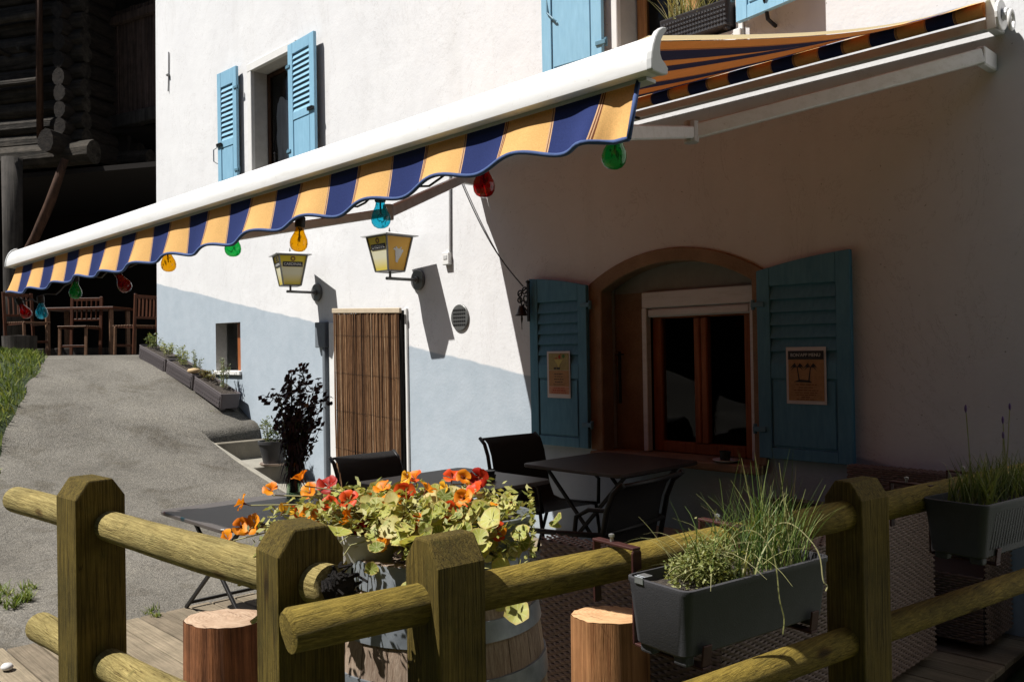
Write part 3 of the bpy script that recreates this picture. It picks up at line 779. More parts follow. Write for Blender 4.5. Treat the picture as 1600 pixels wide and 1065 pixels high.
# curtain (cloth) behind the left pane
b = MB(); nx, nz = 26, 12
for i in range(nx+1):
    for j in range(nz+1):
        x = -9.03 + .74 * i/nx; z = 3.42 + (1.0 - .09*(1-i/nx) + .05*math.sin(i*.5)) * j/nz
        b.v.append(Vector((x, WY+.245 + .006*math.sin(i*1.3 + .6*j) +     .005*math.sin(j*1.7+i*.4), z)))
for i in range(nx):
    for j in range(nz): b.f.append([i*(nz+1)+j, (i+1)*(nz+1)+j, (i+1)*(nz+1)+j+1, i*(nz+1)+j+1]); b.mi.append(0)
b.build('curtain', 'curtain', house, smooth=True)
# cellar window: half-open plank leaf and white sill
b = MB(); b.box((-9.80, WY+.10, 1.25), (-9.66, WY+.14, 1.82)); b.box((-9.645, WY+.10, 1.25), (-9.53, WY+.14, 1.82)); b.build('cellar_leaf', 'window_wood', house, bevel=.006)
b = MB(); b.add([(-10.16, WY+.14, 1.25), (-9.80, WY+.14, 1.25), (-9.80, WY+.14, 1.82), (-10.16, WY+.14, 1.82)], [(0,1,2,3)]); b.build('pane', 'glass', house, fixn=False)
b = MB(); b.box((-10.19, WY-.03, 1.20), (-9.50, WY+.2, 1.25)); b.build('cellar_sill', 'white_trim', house, bevel=.006)
# door jambs
for lo, hi in (((-7.56, WY-.03, -.003), (-7.42, WY+.01, 1.75)), ((-6.312, WY-.02, -.003), (-6.275, WY+.01, 1.84))):
    b = MB(); b.box(lo, hi); b.build('door_jamb', 'white_trim', house, bevel=.006)
# dark grey block and strip built proud of the wall, left of the door
b = MB(); b.box((-7.79, WY-.05, 1.50), (-7.60, WY+.01, 1.76)); b.box((-7.665, WY-.045, 0.0), (-7.615, WY+.01, 1.499)); b.build('grey_wall_strip', 'strip_grey', house, bevel=.006)

# ---- bamboo screen over the door
def bamboo():
    e = thing('bamboo_screen', (-6.86, 4.7, 0), 'brown reed blind hanging over the doorway', 'blind')
    b = MB(); x = -7.40; i = 0
    while x < -6.325:
        r = rnd.uniform(.0036, .0062); x += r
        y = 4.685 + rnd.uniform(-.004, .004); zt = 1.872 - (x+7.4)*.04
        segs = 5; pts = [(x + rnd.uniform(-.0022, .0022), y + rnd.uniform(-.003,.003), lerp(.03, zt, k/segs)) for k in range(segs+1)]
        b.tube(pts, [r * rnd.uniform(.85, 1.1) for _ in pts], 5, cap=False); x += r + rnd.uniform(.0003, .0022)
    tag(b.build('reed', 'bamboo', e, smooth=True), kind='stuff')
    b = MB(); b.box((-7.42, 4.672, 1.838), (-6.30, 4.70, 1.885)); 
    for v in b.v: v.z -= (v.x + 7.4) * .04
    b.build('top_batten', 'bamboo_top', e, bevel=.004)
    b = MB()
    for z in (1.62, 1.25, .88, .51, .16): b.tube([(lerp(-7.4, -6.33, k/10), 4.676 + .002*(-1)**k, z - .004*k + rnd.uniform(-.003,.003)) for k in range(11)], (.0012), 4)
    b.build('binding_thread', 'rot', e)
    b = MB(); b.box((-7.41, 4.71, .02), (-6.32, 4.742, 1.82)); b.build('backing_board', 'room', e)
bamboo()

# ------------------------------------------------------------------ awning
BA, BB = Vector((-1.15, 1.57, 2.055)), Vector((-5.30, 1.326, 1.945))   # lower front edge of the bar, right and left end
WA, WB = Vector((-1.42, 4.648, 3.085)), Vector((-5.32, 4.648, 3.085))    # roller axis on the wall
BL = (BB - BA).length
def awning():
    e = thing('awning', (-3.2, 4.7, 2.9), 'striped yellow and navy folding-arm awning with white front bar', 'awning')
    ax = (BB - BA).normalized(); out = Vector((ax.y, -ax.x, 0)).normalized()
    if out.y > 0: out = -out
    up = Vector((0, 0, 1))
    def fn(u, v, t): return BA + ax * t + out * u * .9 + up * v * .72
    prof = [(.0, 0), (.039, .001), (.0432, .004), (.0438, .010), (.043, .034), (.040, .055), (.034, .076), (.025, .097), (.012, .115), (-.006, .128), (-.020, .131), (-.022, .122), (-.010, .110), (.000, .094), (.006, .074), (.006, .056), (.000, .044), (-.014, .036), (-.026, .024), (-.024, .006)]
    b = MB(); b.prism(prof, fn, 0.0, BL); b.build('front_bar', 'alu_white', e, auto=35)
    capp = [(u*1.06 + .001, .055 + (v - .055)*(1.22 if v > .055 else 1.08)) for u, v in prof]
    for t0, t1 in ((-.016, -.0005), (BL+.0005, BL+.016)):
        b = MB(); b.prism(capp, fn, t0, t1); b.build('end_cap', 'alu_grey', e, bevel=.002)
    b = MB(); b.prism([(-.03, -.012), (.012, -.012), (.012, -.001), (-.03, -.001)], fn, .02, BL-.02); b.build('valance_rail', 'alu_grey', e)
    # canopy cloth
    nu, nv = 52, 22; b = MB(); uv = []; edge = []
    for i in range(nu+1):
        s = i/nu
        a = BA.lerp(BB, .012 + s*.985) + out*(-.004) + up*.0885; c = WA.lerp(WB, s) + Vector((0, -.02, .036))
        for j in range(nv+1):
            t = j/nv; p = a.lerp(c, t)
            sag = math.sin(math.pi*t)
            p.z -= .035*sag + .012*sag*math.sin(s*40) + (.05*sag*math.exp(-((s-1)/.05)**2)) + (.02*sag*math.exp(-(s/.04)**2))
            b.v.append(p); uv.append((.06 + s*(BL-.06), t))
            if i == 0: edge.append(p)
    for i in range(nu):
        for j in range(nv): b.f.append([i*(nv+1)+j, (i+1)*(nv+1)+j, (i+1)*(nv+1)+j+1, i*(nv+1)+j+1]); b.mi.append(0)
    h = MB()
    for p in edge: h.v += [p + Vector((-.004, 0, .003)), p + Vector((.030, 0, .006))]
    for j in range(len(edge)-1): h.f.append([2*j, 2*j+1, 2*j+3, 2*j+2]); h.mi.append(0)
    h.build('edge_hem', 'hem_cloth', e, smooth=True)
    b.build('canopy', 'canopy', e, smooth=True, uv=uv)
    # cloth wound on the roller
    b = MB(); uv = []; n = 14; k = 40
    for i in range(k+1):
        c = WA.lerp(WB, i/k)
        for j in range(n):
            a = 2*math.pi*j/n; b.v.append(c + Vector((0, .038*math.cos(a), .038*math.sin(a)))); uv.append((BL*i/k, j/n))
    for i in range(k):
        for j in range(n): b.f.append([i*n+j, (i+1)*n+j, (i+1)*n+(j+1)%n, i*n+(j+1)%n]); b.mi.append(0)
    b.build('roller', 'canopy', e, smooth=True, uv=uv)
    # torsion bar and wall brackets, end discs
    b = MB(); b.box((-5.34, 4.645, 2.985), (-1.38, 4.70, 3.035)); b.build('torsion_bar', 'alu_white', e, bevel=.004)
    for x in (-1.385, -5.365):
        b = MB(); b.box((x-.025, 4.62, 2.97), (x+.025, 4.749, 3.12)); b.build('wall_bracket', 'alu_white', e, bevel=.006)
    b = MB(); b.tube([(-1.35, 4.63, 3.03), (-1.335, 4.63, 3.03)], .075, 18); b.tube([(-1.335, 4.63, 3.03), (-1.31, 4.63, 3.03)], .03, 12); b.build('end_disc', 'alu_white', e, bevel=.003)
    b = MB()
    ring = [Vector((-1.29, 4.60 + .035*math.cos(a), 2.985 + .045*math.sin(a))) for a in [2*math.pi*i/14 for i in range(15)]]
    b.tube(ring, .009, 6); b.build('crank_eye', 'alu_white', e, smooth=True)
    # folding arms
    def arm(W, E, Bp):
        b = MB(); b.bar(W, E, .045, .07); b.build('upper_arm', 'alu_white', e, bevel=.006)
        b = MB(); b.bar(E, Bp, .04, .055); b.build('forearm', 'alu_white', e, bevel=.006)
        b = MB(); b.tube([Vector(E)-up*.05, Vector(E)+up*.05], .035, 12); b.build('elbow_joint', 'alu_grey', e, bevel=.003)
        b = MB(); b.box((W[0]-.022, W[1]-.01, W[2]-.045), (W[0]+.022, 4.748, W[2]+.045)); b.build('arm_bracket', 'alu_white', e, bevel=.006)
    arm((-1.42, 4.58, 2.84), (-2.30, 3.40, 2.445), (-1.62, 1.60, 2.02))
    arm((-5.28, 4.58, 2.84), (-4.62, 3.35, 2.36), (-5.12, 1.36, 1.93))
    # valance: hangs from the rail, wavy hem, curls in and out
    nu, nv = 260, 7; b = MB(); uv = []; hem = []
    P = .309
    for i in range(nu+1):
        s = .045 + (BL-.095) * i/nu
        base = BA + ax*s + up*(-.004) + out*.006
        ph = 2*math.pi*(s - .139)/P
        grow = .6 + .5*min(1, s/2.5)
        hgt = .113 + .036*max(0, min(1, (s-.5)/1.1)) + .003*math.sin(s*3.1) + lerp(.0150, .0095, min(1, s/2.5))*math.cos(ph - 2.07 + .25*math.sin(s*1.7)) + .004*math.sin(s*7.3)
        if s < .22: hgt = lerp(.137, hgt, (s/.22)**2)
        for j in range(nv+1):
            t = j/nv
            o = .030*t**1.3 + .009*grow*t**1.5*math.sin(ph + 2.6 + .5*math.sin(s*2.3)) + .006*t*math.sin(s*5.1)
            if s < .33: o += .03*t*math.exp(-((s-.16)/.05)**2) - .025*t*math.exp(-((s-.10)/.03)**2)
            sh = .006*t*math.sin(ph*1.0 + 2.2)*grow + .004*t
            p = base + out*o - up*(hgt*t) + ax*sh
            b.v.append(p); uv.append((s, t))
            if j == nv: hem.append(p)
    for i in range(nu):
        for j in range(nv): b.f.append([i*(nv+1)+j, (i+1)*(nv+1)+j, (i+1)*(nv+1)+j+1, i*(nv+1)+j+1]); b.mi.append(0)
    b.build('valance', 'valance', e, smooth=True, uv=uv)
    b = MB(); b.tube(hem, .006, 6)
    b.tube([hem[0].lerp(b_, 0) for b_ in ()] or [BA + ax*.045 - up*.004 + out*.006, hem[0]], .006, 6); b.build('hem_piping', 'piping', e, smooth=True)
    return hem
HEM = awning()

# ---- coloured bulbs on their cable
def bulbs():
    spec = [((-1.269,1.563,1.895),'green','large green','below the right end of the valance'),
            ((-1.692,1.538,1.886),'red','bright red','second from the right end of the awning'),
            ((-2.125,1.513,1.850),'blue','sky blue','above the right-hand wall lantern'),
            ((-2.556,1.487,1.819),'amber','amber','above the left-hand wall lantern'),
            ((-2.98,1.462,1.839),'green','green','half hidden by the hem against the white wall'),
            ((-3.488,1.433,1.821),'amber','small amber','at the corner of the white house'),
            ((-3.906,1.408,1.761),'red','dark red','in front of the dark barn'),
            ((-4.449,1.376,1.761),'green','small green','in front of a wooden chair in the barn'),
            ((-4.897,1.350,1.681),'blue','dim blue','low under the left end of the awning'),
            ((-5.13,1.336,1.691),'red','wine red','leftmost, below the left end of the valance')]
    proto = {}
    tops = []
    for k, (p, c, adj, where) in enumerate(spec):
        dv = Vector(p) - Vector((0, 0, 1.45)); p = tuple(Vector(p) + dv.normalized() * .085)
        e = thing('light_bulb', p, f'{adj} glass party bulb {where}', 'bulb', 'coloured bulbs strung under the awning')
        tilt = (rnd.uniform(-.10,.10), rnd.uniform(-.10,.10), rnd.uniform(0,6))
        if c in ('red',) and k > 5: tilt = (.35, -.35, 0)
        e.rotation_euler = tilt
        if 'g' not in proto:
            prof = [(.0012,-.034),(.012,-.0325),(.022,-.027),(.0285,-.017),(.0305,-.004),(.0285,.009),(.0225,.022),(.0172,.033),(.0145,.043),(.0138,.052)]
            b = MB(); b.lathe(prof, n=22); g_ = b.build('glass', 'bulb_red', loc=(0,0,0), smooth=True); proto['g'] = g_.data
            bpy.data.objects.remove(g_)
            b = MB(); b.lathe([(.0001,.05),(.0165,.05),(.0175,.056),(.0175,.083),(.014,.088),(.006,.09),(.0001,.09)], n=14); s_ = b.build('socket', 'socket', loc=(0,0,0), auto=40); proto['s'] = s_.data; bpy.data.objects.remove(s_)
            b = MB(); b.tube([(0,0,.048),(0,0,.012)], .0028, 6); b.tube([(-.009,0,.006),(-.004,0,.01),(0,0,.005),(.004,0,.01),(.009,0,.006)], .0011, 4); b.tube([(.0,0,.014),(.009,0,.006)], .0009, 4); b.tube([(.0,0,.014),(-.009,0,.006)], .0009, 4)
            f_ = b.build('filament', 'cable', loc=(0,0,0)); proto['f'] = f_.data; bpy.data.objects.remove(f_)
            for cc in ('red','green','blue','amber'):
                me = proto['g'].copy(); me.materials[0] = M['bulb_' + cc]; proto['g' + cc] = me
        for nm, me in (('glass', proto['g'+c]), ('socket', proto['s']), ('filament', proto['f'])):
            o = bpy.data.objects.new(nm, me); COL.objects.link(o); o.parent = e
        rt = e.rotation_euler.to_matrix()
        tops.append(Vector(p) + Vector((0, .004, 0)) + rt @ Vector((0, 0, .09)))
    pts = [tops[0] + Vector((.06, .0, -.012)), tops[0] + Vector((.02, 0, .005))]
    for a, c in zip(tops, tops[1:]):
        n = 9
        for i in range(n):
            t = i/n; q = a.lerp(c, t); q.z += .012 * math.sin(t*math.pi*4 + a.x*5) * math.sin(math.pi*t) - .022*math.sin(math.pi*t); q.y += .02*math.sin(math.pi*t); pts.append(q)
    pts.append(tops[-1])
    b = MB(); b.tube(pts, .0035, 6)
    tag(b.build('light_cable', 'cable', loc=(-3,1.45,1.9), smooth=True), 'thin black cable carrying the coloured bulbs under the awning hem', 'cable')
bulbs()

# ------------------------------------------------------------------ wall lanterns
def text_mesh(txt, size, ext=.0006):
    cu = bpy.data.curves.new('lettering', 'FONT'); cu.body = txt; cu.size = size; cu.extrude = ext; cu.align_x = 'CENTER'; cu.align_y = 'CENTER'
    o = bpy.data.objects.new('lettering', cu); COL.objects.link(o)
    dg = bpy.context.evaluated_depsgraph_get(); me = bpy.data.meshes.new_from_object(o.evaluated_get(dg)); bpy.data.objects.remove(o); return me
LETTER = {}
def lettering(txt, size, mat, parent, mw):
    key = (txt, size, mat)
    if key not in LETTER:
        me = text_mesh(txt, size); me.materials.clear(); me.materials.append(M[mat]); LETTER[key] = me
    o = bpy.data.objects.new('lettering', LETTER[key]); COL.objects.link(o); o.parent = parent; o.matrix_local = mw; return o
def lantern(X, z, rz, label, faces):
    L = .315; e = thing('wall_lantern', (X, WY, z), label, 'lantern', 'beer lanterns on the wall')
    b = MB(); n = 24; b.tube([(X, WY+.002, z), (X, WY-.028, z)], .092, n); b.tube([(X, WY-.028, z), (X, WY-.045, z)], .03, 14); b.build('wall_rose', 'lamp_grey', e, bevel=.006)
    b = MB(); b.tube([(X, WY-.04, z), (X, WY-L-.04, z)], .014, 10); b.tube([(X, WY-L, z), (X, WY-L, z+.06)], .011, 8); b.build('arm', 'lamp_grey', e, auto=40)
    c = Vector((X, WY-L, 0)); zb, zt = z+.06, z+.355; hb, ht, hr = .088, .140, .178
    rot = Matrix.Rotation(rz, 4, 'Z')
    def P(x, y, zz): return c + rot @ Vector((x, y, 0)) + Vector((0, 0, zz))
    cs = ((-1,-1),(1,-1),(1,1),(-1,1))
    # frame bars
    b = MB()
    for sx, sy in cs: b.bar(P(sx*hb, sy*hb, zb), P(sx*ht, sy*ht, zt), .012, .012, up=(1,0,0))
    for h_, zz in ((hb, zb), (ht, zt)):
        for i in range(4): b.bar(P(cs[i][0]*h_, cs[i][1]*h_, zz), P(cs[(i+1)%4][0]*h_, cs[(i+1)%4][1]*h_, zz), .012, .012)
    b.add([P(sx*hb, sy*hb, zb-.002) for sx, sy in cs], [(0,1,2,3)]); b.build('frame', 'lamp_grey', e)
    b = MB(); b.add([P(sx*hr, sy*hr, zt+.004) for sx, sy in cs] + [P(sx*hr, sy*hr, zt+.012) for sx, sy in cs] + [P(sx*.03, sy*.03, zt+.045) for sx, sy in cs],
        [(3,2,1,0),(0,1,5,4),(1,2,6,5),(2,3,7,6),(3,0,4,7),(4,5,9,8),(5,6,10,9),(6,7,11,10),(7,4,8,11),(8,9,10,11)]); b.build('roof', 'alu_grey', e, fixn=True)
    b = MB(); b.tube([P(0,0,zt+.045), P(0,0,zt+.085)], [.010,.003], 8); b.build('finial', 'lamp_grey', e)
    for i in range(4):
        a0, a1 = cs[i], cs[(i+1)%4]; k = .97
        vs = [P(a0[0]*hb*k, a0[1]*hb*k, zb+.004), P(a1[0]*hb*k, a1[1]*hb*k, zb+.004), P(a1[0]*ht*k, a1[1]*ht*k, zt-.004), P(a0[0]*ht*k, a0[1]*ht*k, zt-.004)]
        b = MB(); b.add(vs, [(0,1,2,3)]); kind = faces[i]
        pn = b.build('panel', 'lan_yellow' if kind == 'label' else 'lan_orange', e, uv=[(0,0),(1,0),(1,1),(0,1)])
        mid = (vs[0]+vs[1]+vs[2]+vs[3])/4; ux = (vs[1]-vs[0]).normalized(); uz = ((vs[3]+vs[2])/2 - (vs[0]+vs[1])/2).normalized(); nz = ux.cross(uz)
        org = ORG[e.name]; H = ((vs[3]+vs[2])/2 - (vs[0]+vs[1])/2).length
        def F(px, py, off=.003): return mid + ux*px + uz*py + nz*off
        if kind == 'label':
            b = MB(); w2 = .098
            b.add([F(-w2,.034), F(w2,.034), F(w2,.084), F(-w2,.084)], [(0,1,2,3)])
            b.build('name_plate', 'print_dark', pn)
            mw = Matrix.Identity(4)
            for r_ in range(3): mw[r_][0] = ux[r_]; mw[r_][1] = uz[r_]; mw[r_][2] = nz[r_]
            mw.translation = F(0,.059,.0045) - org
            lettering('CARDINAL', .036, 'print_white', pn, mw)
            b = MB(); m_ = 18
            for r0, r1 in ((.013,.024),):
                vs2 = []
                for q in range(m_):
                    a = 2*math.pi*q/m_; vs2 += [F(r0*math.cos(a), .113+r0*math.sin(a)), F(r1*math.cos(a), .113+r1*math.sin(a))]
                b.add(vs2, [(2*q, 2*q+1, (2*q+3)%(2*m_), (2*q+2)%(2*m_)) for q in range(m_)])
            b.build('emblem', 'print_brown', pn)
        else:
            # pale horned-animal emblem
            pts = [(-.020,-.075),(.004,-.085),(.012,-.050),(.030,-.030),(.048,.010),(.058,.022),(.052,.040),(.030,.034),(.034,.058),(.024,.060),(.016,.042),(-.012,.046),(-.022,.062),(-.036,.060),(-.030,.042),(-.050,.050),(-.056,.036),(-.034,.024),(-.030,-.005),(-.024,-.040)]
            b = MB(); b.add([F(x*.95, y*.95) for x, y in pts], [tuple(range(len(pts)))]); b.build('emblem', 'print_white', pn)
    return e
lantern(-7.80, 2.068, R(-17), 'yellow beer lantern turned on its arm, left of the two over the door', ['label','label','orange','orange'])
lantern(-6.105, 2.08, R(2), 'yellow and orange beer lantern with pale animal emblem, nearer the awning shade', ['label','orange','label','orange'])

# round vent, junction box with conduit, crack wire, wall hook wire
def small_wall():
    e = thing('wall_vent', (-5.545, WY, 1.725), 'round grey slotted vent grille in the sunlit wall', 'vent')
    b = MB(); b.tube([(-5.545, WY+.002, 1.725), (-5.545, WY-.016, 1.725)], .112, 28); b.build('disc', 'lamp_grey', e, bevel=.004)
    for r_ in range(5):
        for k in range(6):
            x = -5.545 + (k-2.5)*.027; zz = 1.725 + (r_-2)*.031
            if abs(x+5.545) > .075 and abs(r_-2) == 2: continue
            b = MB(); b.box((x-.010, WY-.018, zz-.009), (x+.010, WY-.015, zz+.009)); b.build('slot', 'black_iron', e)
    e = thing('junction_box', (-5.68, WY, 2.23), 'small white junction box with conduit running up the wall', 'box')
    b = MB(); b.box((-5.73, WY-.04, 2.18), (-5.645, WY+.002, 2.285)); b.build('case', 'white_trim', e, bevel=.005)
    b = MB(); b.tube([(-5.655, WY-.014, 2.285), (-5.64, WY-.014, 3.0)], .010, 8); b.build('conduit', 'alu_grey', e)
    b = MB(); b.box((-5.712, WY-.044, 2.225), (-5.662, WY-.038, 2.262)); b.build('switch', 'alu_grey', e, bevel=.003)
    b = MB(); b.tube([(-11.435, WY-.012, 5.50), (-11.45, WY-.010, 5.2), (-11.47, WY-.012, 4.98)], .008, 5); b.tube([(-11.47, WY-.02, 5.20), (-11.43, WY-.02, 5.19)], .022, 5)
    tag(b.build('wall_wire', 'wire_grey', loc=(-11.45, WY, 5.2)), 'short thin wire fixed high on the far left end of the wall', 'wire')
    a, c = Vector((-5.55, WY-.03, 2.99)), Vector((-4.70, WY-.09, 1.93)); pts = []
    for i in range(15):
        t = i/14; q = a.lerp(c, t); q.z -= .11*math.sin(math.pi*t); pts.append(q)
    b = MB(); b.tube(pts, .005, 6); tag(b.build('bell_wire', 'cable', loc=(-5.1, WY, 2.4), smooth=True), 'thin dark wire sagging down the wall to the bell', 'wire')
    b = MB(); b.tube([(-5.62, WY-.012, 2.05), (-5.0, WY-.012, 2.05)], .001, 4)
small_wall()

def bell():
    x, y, z = -4.69, WY-.09, 1.74
    e = thing('door_bell', (x, y, z), 'small dark iron bell hanging from a scrolled bracket by the left shutter', 'bell')
    b = MB(); b.bar((x+.055, y-.01, 1.95), (x+.055, y-.01, 1.66), .022, .012, up=(0,1,0)); b.lathe([(.001,0),(.018,.01),(.018,.02),(.001,.03)], (x+.055, y-.012, 1.945), 8)
    b.build('back_plate', 'black_iron', e)
    b = MB()
    def scroll(cx, cz, r, a0, a1, w=.006):
        b.tube([(cx + r*(1-.35*i/14)*math.cos(lerp(a0,a1,i/14)), y, cz + r*(1-.35*i/14)*math.sin(lerp(a0,a1,i/14))) for i in range(15)], w, 6)
    scroll(x+.005, 1.895, .030, 0, 6.0); scroll(x-.045, 1.875, .026, 1, 7); scroll(x-.050, 1.825, .026, -1, 5); scroll(x+.02, 1.835, .028, 2, 8); scroll(x-.015, 1.80, .022, 0, 6); scroll(x+.035, 1.79, .02, 1, 7)
    b.tube([(x+.055, y, 1.93), (x, y, 1.90), (x-.06, y, 1.87), (x-.03, y, 1.79)], .006, 6); b.tube([(x+.055, y, 1.70), (x+.02, y, 1.75), (x-.03, y, 1.79)], .006, 6)
    b.build('scroll_bracket', 'black_iron', e, smooth=True)
    b = MB(); b.lathe([(.001,0),(.020,-.002),(.027,-.02),(.032,-.045),(.044,-.068),(.056,-.078),(.050,-.078),(.036,-.06),(.02,-.03)], (x-.03, y, 1.785), 20); b.build('bell_body', 'bell', e, smooth=True)
    b = MB(); b.tube([(x-.03, y, 1.73), (x-.03, y, 1.68), (x-.032, y, 1.645)], [.004,.009,.003], 6); b.tube([(x-.032, y, 1.645),(x-.03, y, 1.60)], .003, 5); b.build('clapper', 'bell', e)
bell()

# posters on the shutters
def posters():
    def pane(e, x0, x1, z0, z1, y, mat, name):
        b = MB(); b.add([(x0,y,z0),(x1,y,z0),(x1,y,z1),(x0,y,z1)], [(0,1,2,3)]); return b.build(name, mat, e)
    def lines(e, rows, xc, y, mat, name='print_line'):
        for z, w, h in rows:
            # word-length dashes
            b = MB(); x = xc - w/2
            while x < xc + w/2 - .004:
                l = min(rnd.uniform(.012, .035), xc + w/2 - x); b.add([(x,y,z-h/2),(x+l,y,z-h/2),(x+l,y,z+h/2),(x,y,z+h/2)], [(0,1,2,3)]); x += l + .005
            b.build(name, mat, e)
    # left poster
    y = YS - .034 - .004
    x0, x1, z0, z1 = -4.475, -4.245, 1.085, 1.43
    e = thing('poster', ((x0+x1)/2, y, z0), 'narrow poster with a cocktail drawing on the left blue shutter', 'poster')
    b = MB(); b.box((x0,y-.001,z0),(x1,y+.001,z1)); b.build('sheet', 'paper', e)
    yy = y - .003
    pane(e, x0+.018, x1-.010, z0+.205, z1-.015, yy, 'paper_olive', 'picture_field'); pane(e, x0+.018, x1-.010, z0+.085, z0+.203, yy, 'paper_tan', 'text_field'); pane(e, x0+.018, x1-.010, z0+.03, z0+.083, yy, 'paper_rose', 'offer_field')
    xc = (x0+x1)/2 + .005; yy -= .002
    b = MB(); zz = z0+.235
    b.add([(xc-.045,yy,zz+.05),(xc+.045,yy,zz+.05),(xc+.012,yy,zz+.012),(xc+.006,yy,zz-.012),(xc+.03,yy,zz-.02),(xc-.03,yy,zz-.02),(xc-.006,yy,zz-.012),(xc-.012,yy,zz+.012)], [(0,1,2,3,4,5,6,7)]); b.build('cocktail_glass', 'print_yellow', e)
    b = MB(); b.add([(xc+.012*math.cos(a)+.01, yy-.001, zz+.068+.016*math.sin(a)) for a in [2*math.pi*i/10 for i in range(10)]], [tuple(range(10))])
    b.add([(xc-.05,yy-.001,zz+.056),(xc-.01,yy-.001,zz+.064),(xc-.01,yy-.001,zz+.054)], [(0,1,2)]); b.add([(xc+.018,yy-.001,zz+.082),(xc+.026,yy-.001,zz+.10),(xc+.022,yy-.001,zz+.08)], [(0,1,2)]); b.build('fruit_garnish', 'print_red', e)
    b = MB(); b.add([(xc+.05+.014*math.cos(a), yy-.001, zz+.073+.014*math.sin(a)) for a in [2*math.pi*i/10 for i in range(10)]], [tuple(range(10))]); b.build('lime_slice', 'print_green', e)
    lines(e, [(z0+.219, .07, .013)], xc-.012, yy-.002, 'print_dark')
    lines(e, [(z0+.178, .09, .005), (z0+.158, .085, .004), (z0+.138, .10, .005), (z0+.118, .08, .005), (z0+.10, .11, .004)], xc, yy, 'print_dark')
    lines(e, [(z0+.072, .11, .005), (z0+.056, .13, .008), (z0+.04, .15, .005)], xc, yy, 'print_red')
    # right poster
    x0, x1, z0, z1 = -2.535, -2.29, 1.105, 1.435
    e = thing('poster', ((x0+x1)/2, y, z0), 'tan poster with black header and palm trees on the right blue shutter', 'poster')
    b = MB(); b.box((x0,y-.001,z0),(x1,y+.001,z1)); b.build('sheet', 'paper', e)
    yy = y - .003
    pane(e, x0+.014, x1-.012, z0+.02, z1-.022, yy, 'paper_tan', 'picture_field')
    yy -= .002
    pane(e, x0+.014, x1-.012, z1-.072, z1-.022, yy, 'print_dark', 'header_band')
    mw = Matrix.Rotation(R(90), 4, 'X'); mw.translation = Vector(((x0+x1)/2, yy-.002, z1-.047)) - ORG[e.name]
    lettering("BON'APP MENU", .026, 'print_white', e, mw)
    xc = (x0+x1)/2 - .01
    b = MB()
    for tx, lean in ((-.03, -.012), (.028, .012)):
        bx = xc + tx
        b.add([(bx-.004,yy,z0+.13),(bx+.004,yy,z0+.13),(bx+lean+.003,yy,z0+.215),(bx+lean-.003,yy,z0+.215)], [(0,1,2,3)])
        for a in (-.5, .1, .7, 1.5, 2.3, 3.0, 3.6):
            cx, cz = bx+lean, z0+.215; l = .045
            ex, ez = cx + l*math.cos(a), cz + .6*l*math.sin(a) - .012
            mx_, mz_ = (cx+ex)/2, (cz+ez)/2 + .014
            b.add([(cx,yy-.001,cz),(mx_,yy-.001,mz_+.005),(ex,yy-.001,ez),(mx_,yy-.001,mz_-.006)], [(0,1,2,3)])
    b.add([(xc-.065,yy,z0+.128),(xc+.05,yy,z0+.125),(xc+.03,yy,z0+.138),(xc-.03,yy,z0+.142)], [(0,1,2,3)]); b.build('palm_print', 'print_dark', e)
    lines(e, [(z0+.113, .13, .005), (z0+.096, .09, .004), (z0+.080, .15, .005), (z0+.066, .14, .004), (z0+.053, .12, .004), (z0+.040, .06, .005), (z0+.028, .12, .004)], xc+.01, yy, 'print_brown')
posters()

# ------------------------------------------------------------------ plants: generators
def blades(b, c, n, spread, h, w, droop=.3, lean=.3, segs=5, dirbias=None):
    c = Vector(c)
    for _ in range(n):
        a = rnd.uniform(0, 2*math.pi); r = spread * math.sqrt(rnd.random())
        base = c + Vector((r*math.cos(a), r*math.sin(a), 0)) if not hasattr(spread, '__len__') else c
        hh = h * rnd.uniform(.45, 1.0); az = rnd.uniform(0, 2*math.pi); d = Vector((math.cos(az), math.sin(az), 0))
        ln = rnd.uniform(.1, 1) * lean * hh; dr = rnd.uniform(0, 1) * droop * hh
        sd = Vector((-d.y, d.x, 0)); ww = w * rnd.uniform(.7, 1.2); vs = []
        tw = rnd.uniform(-.6, .6); sd = Matrix.Rotation(tw, 3, 'Z') @ sd
        for i in range(segs+1):
            t = i/segs
            p = base + d*(ln*t + dr*t*t*1.2) + Vector((0,0, hh*t - dr*t*t*t*.9))
            k = ww/2 * (1 - t**1.6) + .0003
            vs += [p - sd*k, p + sd*k]
        b.add(vs, [(2*i, 2*i+1, 2*i+3, 2*i+2) for i in range(segs)])
def leaves(b, n, fpos, size, flat=.5):
    for _ in range(n):
        p = Vector(fpos()); s = size * rnd.uniform(.6, 1.3)
        nrm = Vector((rnd.gauss(0, flat), rnd.gauss(0, flat), 1)).normalized(); t = nrm.orthogonal().normalized()
        t = Matrix.Rotation(rnd.uniform(0, 6.28), 3, nrm) @ t; q = nrm.cross(t)
        b.add([p - t*s, p - t*s*.2 + q*s*.42, p + t*s, p - t*s*.2 - q*s*.42], [(0,1,2,3)])
